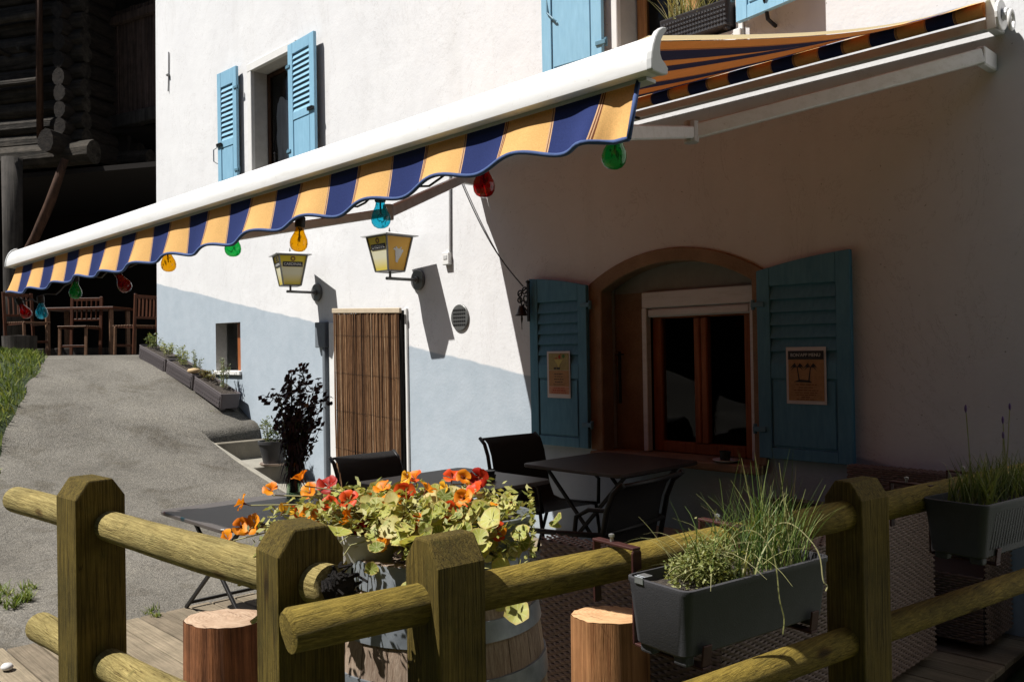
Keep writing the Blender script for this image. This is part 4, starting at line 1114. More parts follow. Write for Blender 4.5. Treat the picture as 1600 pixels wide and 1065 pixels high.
def herb(name, c, label, cat, sx, sy, h, n, size, mat='herb', group=None, rz=0, stems=8):
    e = thing(name, c, label, cat, group); c = Vector(c); rot = Matrix.Rotation(rz, 3, 'Z')
    sp = [(rnd.uniform(-1,1)*.75, rnd.uniform(-1,1)*.75, rnd.uniform(.5,1)) for _ in range(stems)]
    b = MB()
    for x, y, k in sp:
        b.tube([c + rot @ Vector((x*sx*.6, y*sy*.6, 0)), c + rot @ Vector((x*sx, y*sy, h*k))], [.004,.0015], 4)
    b.build('stem', 'nast_stem', e)
    b = MB()
    def fp():
        x, y, k = rnd.choice(sp); t = rnd.random()**.7
        return c + rot @ Vector((x*sx*(.6+.4*t) + rnd.gauss(0, sx*.16), y*sy*(.6+.4*t) + rnd.gauss(0, sy*.2), h*k*t + rnd.gauss(0, .012)))
    leaves(b, n, fp, size, .7); tag(b.build('foliage', mat, e, fixn=False), kind='stuff')
    return e

# box planter: tapered open box with soil, feet notch
def box_planter(e, L, W, H, mat, soil=True, taper=.88):
    """local frame of thing e: length along x, base centre at origin; rounded tapered tub with lip and feet"""
    b = MB(); t = .007
    def ring(k, z, ins=0, r=.022):
        kx = 1 - (1-k)*.25; ky = 1 - (1-k)*1.35
        out = []
        for sx, sy, a0 in ((1,1,0),(-1,1,90),(-1,-1,180),(1,-1,270)):
            for q in range(5):
                a = R(a0 + 22.5*q); rr = max(.004, r - ins); out.append(Vector((sx*(L/2*kx - ins - rr) + rr*math.cos(a), sy*(W/2*ky - ins - rr) + rr*math.sin(a), z)))
        return out
    rings = [ring(taper*.97, .020, .004), ring(taper, .026), ring(.978, H-.014), ring(1.0, H-.010), ring(1.0, H-.001), ring(1.0, H, .002), ring(1.0, H, t), ring(.97, H-.03, t)]
    vs = [p for r_ in rings for p in r_]; n = 20
    fs = [(i*n+j, i*n+(j+1)%n, (i+1)*n+(j+1)%n, (i+1)*n+j) for i in range(len(rings)-1) for j in range(n)] + [tuple(reversed(range(n)))]
    b.add(vs, fs)
    b.build('tub', mat, e, loc=(0,0,0), auto=40)
    for sx in (-1, 1):
        for sy in (-1, 1):
            f = MB(); kx = 1 - (1-taper)*.25; ky = 1 - (1-taper)*1.35; x0, x1 = sorted((sx*L/2*kx*.955, sx*L/2*kx*.84)); y0, y1 = sorted((sy*W/2*ky*.90, sy*W/2*ky*.40))
            f.box((x0, y0, 0), (x1, y1, .03)); f.build('foot', mat, e, loc=(0,0,0), bevel=.006, seg=2)
    if soil:
        b = MB(); nx, ny = 24, 8
        for i in range(nx+1):
            for j in range(ny+1):
                x = (i/nx-.5)*(L-.018); y = (j/ny-.5)*(W-.018)
                b.v.append(Vector((x, y, H-.022 + .008*noise.noise(Vector((x*30, y*30, L))))))
        for i in range(nx):
            for j in range(ny): b.f.append([i*(ny+1)+j, (i+1)*(ny+1)+j, (i+1)*(ny+1)+j+1, i*(ny+1)+j+1]); b.mi.append(0)
        b.build('soil', 'soil', e, loc=(0,0,0), smooth=True)

# ------------------------------------------------------------------ planters along the ramp
def ramp_planters():
    xs = [(-11.86, -10.99), (-10.965, -10.185), (-10.16, -9.43)]
    lab = ['taupe planter box highest up the ramp by the house corner', 'middle taupe planter box of the row along the ramp', 'lowest taupe planter box on the ramp under the cellar window']
    zb = [(1.405, 1.205), (1.205, 1.015), (1.005, .80)]
    for k, ((x0, x1), (za, zb_)) in enumerate(zip(xs, zb)):
        c = Vector(((x0+x1)/2, 4.56, (za+zb_)/2)); sl = math.atan2(zb_-za, x1-x0); L = math.hypot(x1-x0, zb_-za)
        e = thing('planter_box', c, lab[k], 'planter', 'taupe planters along the ramp'); e.rotation_euler = (0, -sl, 0)
        box_planter(e, L-.01, .24, .20, 'box_road', taper=.96)
        # moulded weave on the long side
        b = MB(); n = 26
        for i in range(n):
            x = -L*.44 + L*.88*i/(n-1)
            for j in range(3):
                z = .05 + j*.048; b.obox((x, -.1215, z), (.008, 0, .004 if (i+j)%2 else -.004), (0, .003, 0), (0, 0, .018))
        tag(b.build('weave_relief', 'box_road', e, loc=(0,0,0)), kind='stuff')
        # plants
    P = [((-11.6,4.56,1.56), 'low green herb with yellowish tips in the highest ramp planter', .22, .08, .22, 240, 'herb'),
         ((-11.15,4.56,1.46), 'spreading pale green herb at the lower end of the highest ramp planter', .2, .09, .16, 240, 'thyme'),
         ((-10.65,4.56,1.33), 'feathery pale herb in the middle ramp planter', .16, .08, .26, 260, 'thyme'),
         ((-10.32,4.58,1.24), 'silvery herb at the lower end of the middle ramp planter', .10, .07, .28, 130, 'herb_silver'),
         ((-9.95,4.56,1.17), 'withered reddish herb in the lowest ramp planter', .22, .08, .10, 300, 'herb_dry'),
         ((-9.66,4.60,1.06), 'tall silvery herb at the lower end of the lowest ramp planter', .12, .08, .36, 190, 'herb_silver')]
    for c, lb, sx, sy, h, n, mt in P:
        herb('herb_plant', c, lb, 'plant', sx, sy, h, n, .018, mt, 'herbs in the ramp planters', stems=9)
    b = MB(); b.lathe([(.001,0),(.06,.005),(.075,.03),(.06,.055),(.001,.065)], (-10.24, 4.50, 1.225), 12, sx=1.3)
    tag(b.build('tan_stone', 'bread', loc=(-10.24,4.50,1.225), smooth=True), 'rounded tan stone lying between two ramp planters', 'stone')
ramp_planters()

# pot on the step
def step_pot():
    c = Vector((-8.16, 4.42, .30))
    e = thing('flower_pot', c, 'black plastic flower pot with pale saucer standing on the concrete step', 'pot')
    b = MB(); b.lathe([(.001,.02),(.105,.02),(.150,.22),(.158,.22),(.158,.25),(.146,.25),(.140,.225),(.001,.225)], c, 28); b.build('pot_body', 'pot_dark', e, auto=40)
    b = MB(); b.lathe([(.001,0),(.13,0),(.148,.025),(.14,.025),(.125,.01),(.001,.01)], c, 28); b.build('saucer', 'saucer', e, auto=40)
    b = MB(); b.lathe([(.001,.232),(.141,.232)], c, 20); b.build('soil', 'soil', e)
    herb('pot_plant', c + Vector((-.03,0,.24)), 'small bushy green plant in the black pot on the step', 'plant', .14, .12, .26, 230, .022, 'herb')
step_pot()

# ------------------------------------------------------------------ metal tables and chairs
def table(c, s, h, label, far=False, hid=False):
    x, y = c; e = thing('bistro_table', (x, y, 0), label, 'table', 'square metal folding tables on the terrace')
    r = .05; n = 5; poly = []
    for cx, cy, a0 in ((s/2-r, s/2-r, 0), (-s/2+r, s/2-r, 90), (-s/2+r, -s/2+r, 180), (s/2-r, -s/2+r, 270)):
        for i in range(n): a = R(a0 + 90*i/(n-1)); poly.append((x + cx + r*math.cos(a), y + cy + r*math.sin(a)))
    b = MB(); b.prism(poly, lambda u, v, t: Vector((u, v, t)), h-.022, h); b.build('tabletop', 'table', e, bevel=.004)
    for dy in (-s*.32, s*.32):
        for sg in (-1, 1):
            b = MB(); b.bar((x - sg*s*.42, y + dy + sg*.012, h-.024), (x + sg*s*.44, y + dy + sg*.012, .0), .022, .016, up=(0,1,0)); b.build('leg', 'black_iron', e, bevel=.002)
    for sg in (-1, 1):
        b = MB(); b.bar((x + sg*s*.42, y - s*.32, .03), (x + sg*s*.42, y + s*.32, .03), .016, .016); b.build('cross_bar', 'black_iron', e)
        b = MB(); b.bar((x + sg*s*.40, y - s*.34, h-.035), (x + sg*s*.40, y + s*.34, h-.035), .016, .016); b.build('top_rail', 'black_iron', e)
    return e
table((-4.545, 2.36), .81, .57, 'low square grey metal table in the sun at the deck edge')
table((-3.68, 3.08), .78, .73, 'square grey metal table in the sun behind the orange flowers')
table((-3.50, 4.22), .80, .73, 'square metal table in deep shade below the arched window')

def chair(c, rz, label, hs=1.0):
    e = thing('sling_chair', c, label, 'chair', 'black sling armchairs on the terrace', rz); e.scale = (1, 1, hs)
    W = .50
    # local: seat faces +x, backrest at x = -.25
    prof = [(.24,.43),(.10,.42),(-.10,.41),(-.19,.43),(-.235,.52),(-.26,.64),(-.285,.76),(-.32,.84),(-.37,.88)]
    b = MB(); k = len(prof)
    for (x, z) in prof:
        for j in range(7):
            y = (j/6-.5)*(W-.03); b.v.append(Vector((x - .018*math.cos(math.pi*(j/6-.5)) + .018, y, z)))
    for i in range(k-1):
        for j in range(6): b.f.append([i*7+j, (i+1)*7+j, (i+1)*7+j+1, i*7+j+1]); b.mi.append(0)
    b.build('sling', 'chair_mesh', e, loc=(0,0,0), smooth=True)
    for sg in (-1, 1):
        b = MB(); b.tube([Vector((x, sg*W/2, z)) for x, z in prof], .013, 8); b.build('side_tube', 'black_iron', e, loc=(0,0,0), smooth=True)
        b = MB(); b.tube([(.24, sg*W/2, .43), (.30, sg*W/2, .0)], .012, 8); b.build('leg', 'black_iron', e, loc=(0,0,0), smooth=True)
        b = MB(); b.tube([(-.20, sg*W/2, .44), (-.36, sg*W/2, .0)], .012, 8); b.build('leg', 'black_iron', e, loc=(0,0,0), smooth=True)
        b = MB(); b.tube([(-.265, sg*(W/2+.01), .66), (-.05, sg*(W/2+.03), .65), (.18, sg*(W/2+.03), .64), (.25, sg*(W/2+.02), .60), (.262, sg*(W/2+.0), .43)], .012, 8); b.build('armrest', 'black_iron', e, loc=(0,0,0), smooth=True)
    for z, x in ((.66, -.268), (.87, -.362)):
        b = MB(); b.tube([(x, -W/2, z), (x-.015, 0, z), (x, W/2, z)], .010, 8); b.build('back_bar', 'black_iron', e, loc=(0,0,0), smooth=True)
    return e
chair((-4.46, 3.26, 0), 0, 'black sling chair with its back to the reed blind', .88)
chair((-4.05, 4.18, 0), R(-4), 'black sling chair half in sun against the grey wall band', .96)
chair((-2.66, 3.02, 0), R(180+6), 'black sling chair seen from behind in the shade')

# dark bouquet in a vase on the low table
def bouquet():
    c = Vector((-4.74, 2.70, .57))
    e = thing('vase', c, 'tall dark glass vase on the low sunny table', 'vase')
    b = MB(); b.lathe([(.001,0),(.045,0),(.048,.01),(.040,.08),(.046,.16),(.058,.22),(.052,.22),(.040,.16),(.034,.08),(.030,.02),(.001,.02)], c, 20); b.build('vase_body', 'vase', e, smooth=True)
    e = thing('dried_bouquet', c + Vector((0,0,.02)), 'tall dark withered bouquet standing in the vase on the low table', 'bouquet')
    bs = MB(); bl = MB(); rt = Vector((.694,.72,0)); fw = Vector((-.72,.694,0))
    for k in range(34):
        a = rnd.choice((-.75,-.55,-.3,-.1,.1,.35,.7,.95)) + rnd.gauss(0,.10); q = rnd.uniform(-1, 1); h = rnd.uniform(.50, .80) * (1 - .15*abs(a))
        p0 = c + Vector((rnd.uniform(-.02,.02), rnd.uniform(-.02,.02), .03)); p1 = c + rt*a*.05 + fw*q*.05 + Vector((0,0,h*.45)); p2 = c + rt*(a*.155+.02) + fw*q*.13 + Vector((0,0,h))
        bs.tube([p0, p1, p0.lerp(p2, .75) + (p1-p0.lerp(p2,.5))*.5, p2], [.004,.0035,.0025,.0015], 5)
        n = 34
        for i in range(n):
            t = 1.02 - rnd.random()**1.4*.72; base = p1.lerp(p2, max(0, (t-.45)/.55)) if t > .45 else p0.lerp(p1, t/.45)
            s = rnd.uniform(.012, .027); nr = Vector((rnd.gauss(0,1), rnd.gauss(0,1), rnd.gauss(0,1))).normalized(); tt = nr.orthogonal().normalized(); qq = nr.cross(tt)
            pp = base + Vector((rnd.gauss(0,.014), rnd.gauss(0,.014), rnd.gauss(0,.014)))
            bl.add([pp - tt*s, pp + qq*s*.6, pp + tt*s*1.2, pp - qq*s*.6], [(0,1,2,3)])
    for k in range(170):   # long drooping leaves low down
        a = rnd.uniform(0, 6.28); r = rnd.uniform(.0,.055); z = rnd.uniform(.12,.52)
        p = c + Vector((r*math.cos(a), r*math.sin(a), z)); d = Vector((math.cos(a), math.sin(a), 0))
        bl.add([p, p + d*.03 + Vector((-d.y*.008, d.x*.008, -.03)), p + d*.055 + Vector((0,0,-.11)), p + d*.03 + Vector((d.y*.008, -d.x*.008, -.03))], [(0,1,2,3)])
    for sx, sz in ((.16,.66),(-.15,.60),(.06,.78),(-.02,.70),(.20,.58)):
        for _ in range(14):
            pp = c + rt*sx + fw*rnd.gauss(0,.02) + Vector((rnd.gauss(0,.02), rnd.gauss(0,.02), sz + rnd.gauss(0,.02))); s = rnd.uniform(.015,.025)
            nr = Vector((rnd.gauss(0,1), rnd.gauss(0,1), rnd.gauss(0,1))).normalized(); tt = nr.orthogonal().normalized(); qq = nr.cross(tt)
            bl.add([pp - tt*s, pp + qq*s*.7, pp + tt*s, pp - qq*s*.7], [(0,1,2,3)])
    bs.build('stem', 'dead_stem', e); tag(bl.build('withered_leaf', 'dead', e, fixn=False), kind='stuff')
bouquet()
b = MB(); c = Vector((-3.55, 3.20, .73)); b.lathe([(.001,.002),(.055,0),(.062,.035),(.056,.035),(.048,.012),(.001,.012)], c, 20); b.lathe([(.001,.03),(.03,.028),(.035,.055),(.001,.06)], c + Vector((.02,.01,0)), 10)
tag(b.build('ashtray', 'ash', loc=c, auto=40), 'black ashtray on the sunny table among the flowers', 'ashtray')
b = MB(); c = Vector((-2.98, 4.72, .72)); b.lathe([(.001,.004),(.05,.004),(.085,.016),(.085,.02),(.05,.009),(.001,.009)], c, 24)
tag(b.build('saucer', 'paper', loc=c, smooth=True), 'white saucer on the arched window sill', 'saucer')
c = Vector((-2.99, 4.725, .729)); b = MB(); b.lathe([(.001,0),(.03,0),(.036,.06),(.03,.06),(.025,.01),(.001,.01)], c, 16); b.lathe([(.001,.01),(.02,.01),(.018,.045),(.001,.05)], c, 10)
tag(b.build('candle_holder', 'ash', loc=c, auto=40), 'small dark candle holder on the white saucer', 'candle')

# ------------------------------------------------------------------ stumps
def stump(c, r, h, side, end, label, seed):
    e = thing('log_stool', (c[0], c[1], 0), label, 'stool'); n = 40; rr = random.Random(seed)
    ph = [rr.uniform(0,6.28) for _ in range(5)]
    def rad(a, z): return r*(1 + .035*math.sin(2*a+ph[0]) + .022*math.sin(3*a+ph[1]) + .012*math.sin(7*a+ph[2]) + .008*math.sin(13*a+ph[3]) - .02*max(0, math.cos(a*1.0-ph[4]))**30 + .03*(1-z/h))
    b = MB(); zs = [0, .1, .2, .3, h-.05, h-.008]
    for z in zs:
        for j in range(n): a = 2*math.pi*j/n; q = rad(a, z); b.v.append(Vector((c[0]+q*math.cos(a), c[1]+q*math.sin(a), z + (.012*math.cos(a+1) if z > h-.1 else 0))))
    for i in range(len(zs)-1):
        for j in range(n): b.f.append([i*n+j, i*n+(j+1)%n, (i+1)*n+(j+1)%n, (i+1)*n+j]); b.mi.append(0)
    b.build('trunk', side, e, smooth=True)
    b = MB(); k = 6
    for i in range(k+1):
        f = 1 - i/k if i < k else .01
        for j in range(n):
            a = 2*math.pi*j/n; q = rad(a, h)*f*(.985 if i == 0 else .97); b.v.append(Vector((c[0]+q*math.cos(a), c[1]+q*math.sin(a), h + .012*math.cos(a+1)*f - (.008 if i == 0 else .001) + .002*rr.uniform(-1,1)*(f>.1))))
    for i in range(k):
        for j in range(n): b.f.append([i*n+j, i*n+(j+1)%n, (i+1)*n+(j+1)%n, (i+1)*n+j]); b.mi.append(0)
    b.build('sawn_top', end, e, smooth=True)
stump((-3.22, 1.53), .16, .43, 'stump_red', 'end_red', 'reddish log stool on the sunny deck behind the left fence', 3)
stump((-1.80, 2.15), .128, .60, 'stump_tan', 'end_tan', 'pale tan log stool beside the hanging planter', 5)

# ------------------------------------------------------------------ barrel
def barrel():
    c = Vector((-1.84, 1.48, 0)); H = .92
    e = thing('wine_barrel', c, 'old oak wine barrel with steel hoops behind the corner posts', 'barrel')
    def rad(z): t = (z/H - .5)*2; return .295 - .062*t*t
    n = 22
    for k in range(n):
        a0 = 2*math.pi*k/n + .004; a1 = 2*math.pi*(k+1)/n - .004; b = MB(); zs = [H*i/9 for i in range(10)]; vs = []
        for z in zs:
            q = rad(z)
            for a, d in ((a0,0), ((a0+a1)/2, .0022), (a1,0), (a1,-.025), (a0,-.025)): vs.append(c + Vector(((q+d)*math.cos(a), (q+d)*math.sin(a), z)))
        fs = [(i*5+j, i*5+(j+1)%5, (i+1)*5+(j+1)%5, (i+1)*5+j) for i in range(9) for j in range(5)] + [(4,3,2,1,0), (45,46,47,48,49)]
        b.add(vs, fs); b.build('stave', 'stave', e, auto=40)
    for z0, z1 in ((.03,.075), (.13,.175), (.27,.325), (.595,.65), (.735,.785), (.855,.918)):
        b = MB(); b.lathe([(rad(z0)-.004, z0), (rad(z0)+.006, z0), (rad(z1)+.006, z1), (rad(z1)-.004, z1)], c, 48); b.build('hoop', 'hoop', e, auto=40)
    b = MB(); b.lathe([(.001,.875),(rad(H)-.02,.875)], c, 32); b.build('head', 'stave', e)
barrel()
def barrel_pots():
    c = Vector((-1.90, 1.30, .885))
    e = thing('flower_pot', c, 'pale plastic flower pot on the front of the barrel', 'pot')
    b = MB(); b.lathe([(.001,0),(.052,0),(.076,.075),(.082,.075),(.084,.098),(.076,.098),(.072,.08),(.001,.078)], c, 28); b.build('pot_body', 'pot_white', e, auto=40)
    b = MB(); b.lathe([(.001,.083),(.07,.082)], c, 20); b.build('soil', 'soil', e)
    c2 = Vector((-1.745, 1.555, .878))
    e = thing('zinc_tub', c2, 'dark zinc tub on the right side of the barrel', 'pot')
    b = MB(); b.lathe([(.001,0),(.115,0),(.135,.12),(.142,.124),(.142,.132),(.128,.132),(.125,.11),(.001,.108)], c2, 32); b.build('tub', 'zinc', e, auto=40)
    b = MB(); b.lathe([(.001,.112),(.124,.112)], c2, 20); b.build('soil', 'soil', e)
    c3 = Vector((-1.97, 1.50, .878))
    e = thing('flower_pot', c3, 'clay coloured flower pot hidden under the nasturtiums on the barrel', 'pot')
    b = MB(); b.lathe([(.001,0),(.06,0),(.082,.09),(.088,.09),(.088,.108),(.078,.108),(.075,.09),(.001,.09)], c3, 24); b.build('pot_body', 'saucer', e, auto=40)
    b = MB(); b.lathe([(.001,.094),(.074,.094)], c3, 20); b.build('soil', 'soil', e)
barrel_pots()

# ---- nasturtiums
def nasturtiums():
    # round leaf, shallow bowl with wavy edge
    leafs = []
    for k in range(3):
        b = MB(); n = 11; vs = [Vector((0,0,-.10))]
        for ringr, zz in ((.55, -.02), (1.0, .06)):
            for j in range(n):
                a = 2*math.pi*j/n; q = ringr*(1 + .07*math.sin(5*a + k) + .04*math.sin(3*a+2*k)); vs.append(Vector((q*math.cos(a), q*math.sin(a), zz + .10*ringr*math.sin(2*a+k*1.3) + .05*math.sin(5*a))))
        fs = [(0, 1+j, 1+(j+1)%n) for j in range(n)] + [(1+j, 1+n+j, 1+n+(j+1)%n, 1+(j+1)%n) for j in range(n)]
        b.add(vs, fs); o = b.build('leaf', 'nast_leaf', loc=(0,0,0), smooth=True, fixn=False); leafs.append(o.data); bpy.data.objects.remove(o)
    # petal
    b = MB(); rows = [(.0,.07,0),(.25,.16,.06),(.55,.46,.18),(.80,.62,.16),(.98,.40,.02)]; vs = []
    for x, w_, z in rows: vs += [Vector((x,-w_,z+.10*x)), Vector((x+.03,0,z-.08)), Vector((x-.02,w_,z+.02))]
    fs = []
    for i in range(len(rows)-1):
        for j in range(2): fs.append((i*3+j, (i+1)*3+j, (i+1)*3+j+1, i*3+j+1))
    b.add(vs, fs); pet = b.build('petal', 'petal_orange', loc=(0,0,0), smooth=True, fixn=False); petal = {}
    for cc in ('orange','red','deep','yellow'):
        me = pet.data.copy(); me.materials[0] = M['petal_' + cc]; petal[cc] = me
    bpy.data.objects.remove(pet)
    b = MB(); b.lathe([(.02,-.9),(.07,-.35),(.16,-.05),(.14,.03),(.02,.0)], n=8); hb = b.build('flower', 'petal_heart', loc=(0,0,0), smooth=True); heart = hb.data; bpy.data.objects.remove(hb)
    roots = [thing('nasturtium', (-1.86,1.335,.97), 'nasturtium with yellow green leaves and orange flowers spilling left over the barrel', 'plant', 'nasturtiums on the barrel'),
             thing('nasturtium', (-1.72,1.58,.99), 'nasturtium with red flowers spilling right over the zinc tub', 'plant', 'nasturtiums on the barrel')]
    rt, fw = Vector((.694,.72,0)), Vector((-.72,.694,0)); mid = Vector((-1.84, 1.46, 0))
    def P(l, d, z): return mid + rt*l + fw*d + Vector((0,0,z))
    used = []
    cam = Vector((0,0,1.45))
    def leaf(pos, size, root):
        o = bpy.data.objects.new('leaf', rnd.choice(leafs)); COL.objects.link(o); o.parent = root; o.location = pos - ORG[root.name]
        tocam = (cam - pos).normalized(); nr = (Vector((-.20,-.40,.70))*.8 + tocam*.45 + Vector((rnd.gauss(0,.42), rnd.gauss(0,.42), rnd.gauss(0,.25)))).normalized()
        o.rotation_mode = 'QUATERNION'; o.rotation_quaternion = nr.to_track_quat('Z', 'Y') @ Matrix.Rotation(rnd.uniform(0,6.28), 3, 'Z').to_quaternion()
        o.scale = (size, size, size)
    stems = [MB(), MB()]; cnt = 0
    for i in range(290):
        l = rnd.uniform(-.40, .34) if i % 2 else rnd.gauss(-.05, .17); l = max(-.42, min(.34, l)); d = rnd.gauss(-.09, .12)
        top = 1.075 - .30*max(0, abs(l+.04)-.24) - .1*abs(d); lo = .92 - (.08 if abs(l) > .2 else 0) - (.05 if d < -.15 else 0)
        z = lo + (top-lo)*rnd.random()**.8
        if -.27 < l < -.05 and d < .0 and z < 1.0: z += .075; d += .12
        if l > .22: l -= .10
        pos = P(l, d, z); root = roots[0] if l < .03 else roots[1]
        leaf(pos, rnd.choice((.014,.018,.022,.026,.031)), root)
        if i % 2 == 0:
            r0 = ORG[root.name] + Vector((rnd.uniform(-.05,.05), rnd.uniform(-.05,.05), 0)); m_ = r0.lerp(pos, .55) + Vector((rnd.uniform(-.02,.02), rnd.uniform(-.02,.02), .03))
            stems[roots.index(root)].tube([r0, m_, pos - Vector((0,0,.003))], .0016, 4, cap=False)
    for (l, d, z, s) in ((-.03,-.27,.885,.022),(-.29,-.20,.93,.026),(.05,-.26,.89,.022),(-.28,-.20,.89,.024),(-.13,-.20,.915,.018),(.10,-.22,.92,.03),(.20,-.12,.93,.034),(.17,-.16,.90,.032),(.15,-.14,.96,.034),(.24,-.08,.95,.03),(.34,.02,.985,.022),(.335,.02,.97,.018)):
        leaf(P(l,d,z), s, roots[0] if l < .03 else roots[1])
    # flowers: lateral offset, depth offset, height, colour, size
    F = [(-.325,-.05,1.115,'orange'),(-.46,-.10,1.065,'orange'),(-.32,.02,1.07,'orange'),(-.265,.0,1.09,'deep'),(-.25,-.05,1.05,'red'),(-.465,-.1,1.005,'orange'),(-.43,-.1,1.01,'orange'),(-.50,-.1,.975,'orange'),
         (-.33,-.05,1.02,'red'),(-.30,-.08,1.03,'orange'),(-.155,.0,1.045,'orange'),(-.13,.05,1.07,'orange'),(-.12,-.02,1.02,'yellow'),(-.155,-.06,.985,'deep'),(-.065,.0,1.07,'red'),(-.045,.06,1.095,'red'),
         (.04,.04,1.065,'yellow'),(.015,-.02,1.035,'orange'),(.05,-.06,.99,'yellow'),(.09,.06,1.095,'orange'),(.13,.06,1.095,'deep'),(.11,.0,1.05,'red'),(.125,.02,1.065,'red'),(.22,.04,1.025,'red'),(-.235,-.22,.915,'red'),(-.245,-.2,.95,'orange'),(.21,.0,.955,'orange'),(-.06,.05,1.10,'yellow'),(-.28,-.12,.995,'orange'),(.055,.1,1.09,'red'),(-.20,-.06,1.06,'red'),(-.19,-.1,1.02,'orange'),(-.09,-.08,1.06,'orange'),(.0,-.06,1.085,'orange'),(-.02,-.1,1.01,'red'),(.07,-.1,1.04,'red'),(.16,-.04,1.03,'orange'),(.18,-.1,.985,'red'),(-.36,-.08,1.04,'yellow'),(-.40,-.06,1.09,'orange'),(-.10,-.16,.965,'orange'),(.10,-.14,1.075,'orange')]
    for (l, d, z, cc) in F:
        pos = P(l, d - .05, z + .008); root = roots[0] if l < .03 else roots[1]
        o = bpy.data.objects.new('flower', heart); COL.objects.link(o); o.parent = root; o.location = pos - ORG[root.name]
        nr = ((cam-pos).normalized()*.55 + Vector((rnd.gauss(-.2,.5), rnd.gauss(-.3,.5), rnd.uniform(0,.9)))).normalized(); s = rnd.uniform(.021, .029)
        o.rotation_mode = 'QUATERNION'; o.rotation_quaternion = nr.to_track_quat('Z', 'Y') @ Matrix.Rotation(rnd.uniform(0,6.28), 3, 'Z').to_quaternion(); o.scale = (s,s,s)
        for k in range(5):
            p_ = bpy.data.objects.new('petal', petal[cc if rnd.random() > .12 else ('orange' if cc == 'red' else cc)]); COL.objects.link(p_); p_.parent = o
            p_.rotation_euler = (rnd.uniform(-.25,.25), -rnd.uniform(.05,.75), k*1.2566 + rnd.uniform(-.15,.15)); p_.location = (.10*math.cos(k*1.2566), .10*math.sin(k*1.2566), 0); kk = rnd.uniform(.85,1.1); p_.scale = (kk,kk,kk)
        r0 = ORG[root.name]; m_ = r0.lerp(pos, .6) + Vector((0,0,.03)); stems[roots.index(root)].tube([r0, m_, pos - nr*s*.8], .0017, 4, cap=False)
    for k, root in enumerate(roots):
        tag(stems[k].build('stem', 'nast_stem', root, smooth=True), kind='stuff')
        b = MB(); 
        def fp():
            l = max(-.42, min(.27, rnd.gauss(-.19 if k == 0 else .08, .13))); d = rnd.gauss(-.06, .12); z = .93 + .15*rnd.random() - .25*max(0, abs(l+.04)-.25)
            if -.27 < l < -.05 and d < .0 and z < 1.0: z += .075; d += .12
            return P(l, d, z)
        leaves(b, 1500, fp, .012, .8); tag(b.build('small_foliage', 'nast_stuff', root, fixn=False), kind='stuff')
nasturtiums()

# ------------------------------------------------------------------ fences
def post(e, c, sx, sy, ztop, chamf, rz, z0=-.1):
    """square post whose top is chamfered along one pair of edges"""
    ch, cz = .036, .052; b = MB(); m = Matrix.Rotation(rz, 3, 'Z')
    w_, d_ = (sy, sx) if chamf == 'y' else (sx, sy)   # profile width, extrusion depth
    h_ = w_/2
    prof = [(-h_, z0), (h_, z0), (h_, ztop-cz), (h_-ch, ztop), (-h_+ch, ztop), (-h_, ztop-cz)]
    def fn(u, v, t):
        p = Vector((t, u, 0)) if chamf == 'y' else Vector((u, t, 0)); p = m @ p
        return Vector((c[0]+p.x, c[1]+p.y, v))
    b.prism(prof, fn, -d_/2, d_/2); 
    return b.build('post', 'post', e, loc=None, bevel=.005, seg=2)
def rail(e, pts, r, mat, name='rail', seed=0, endmat=None):
    rr = random.Random(seed); a, c = Vector(pts[0]), Vector(pts[-1]); n = 24; P = []; Rd = []
    for i in range(n+1):
        t = i/n; q = a.lerp(c, t) + Vector((0,0,.006*math.sin(t*5+seed))); P.append(q); Rd.append(r*(1 + .03*math.sin(t*9+seed) + .012*rr.uniform(-1,1)))
    # rounded ends
    d = (c-a).normalized(); P = [a - d*.006] + P + [c + d*.006]; Rd = [Rd[0]*.82] + Rd + [Rd[-1]*.82]
    b = MB(); b.tube(P, Rd, 18); return b.build(name, mat, e, auto=50)
def fences():
    e = thing('rail_fence', (-2.2, .88, 0), 'left post and rail fence of mossy timber along the sunny deck', 'fence')
    post(e, (-2.675, .862), .145, .14, 1.098, 'y', R(3)); post(e, (-1.605, .925), .115, .145, 1.098, 'y', R(-6))
    rail(e, [(-3.42, .855, .945), (-1.50, .935, .985)], .044, 'rail_x', seed=1)
    rail(e, [(-3.15, .855, .555), (-1.55, .935, .60)], .046, 'rail_x', seed=2)
    # rotten end with clinging roots
    b = MB(); c = Vector((-1.478, .938, .985)); rr = random.Random(4)
    b.lathe([(.002,-.03),(.03,-.022),(.040,0),(.03,.022),(.002,.03)], c, 12, sx=.45, sy=1)
    for _ in range(60):
        a = rr.uniform(0,6.28); q = .042*math.sqrt(rr.random()); p_ = c + Vector((rr.uniform(-.01,.012), q*math.cos(a), q*math.sin(a))); b.tube([p_, p_ + Vector((rr.uniform(-.02,.03), rr.uniform(-.02,.02), rr.uniform(-.02,.02)))], .003, 4)
    b.build('root_clump', 'rot', e)
    e2 = thing('rail_fence', (-1.25, 2.2, 0), 'right post and rail fence of mossy timber carrying the hanging planters', 'fence')
    def RX(y): return -1.38 + .16*(y - 1.1)
    post(e2, (-1.375, 1.125), .118, .118, 1.075, 'x', R(-4)); post(e2, (-1.155, 2.535), .125, .14, 1.045, 'x', R(-9))
    rail(e2, [(RX(.80), .80, .943), (RX(4.6), 4.6, .962)], .042, 'rail_y', seed=3)
    rail(e2, [(RX(.95), .95, .57), (RX(4.6), 4.6, .57)], .041, 'rail_y', seed=5)
    post(e2, (-.84, 4.55), .125, .14, 1.05, 'x', R(-9))
fences()

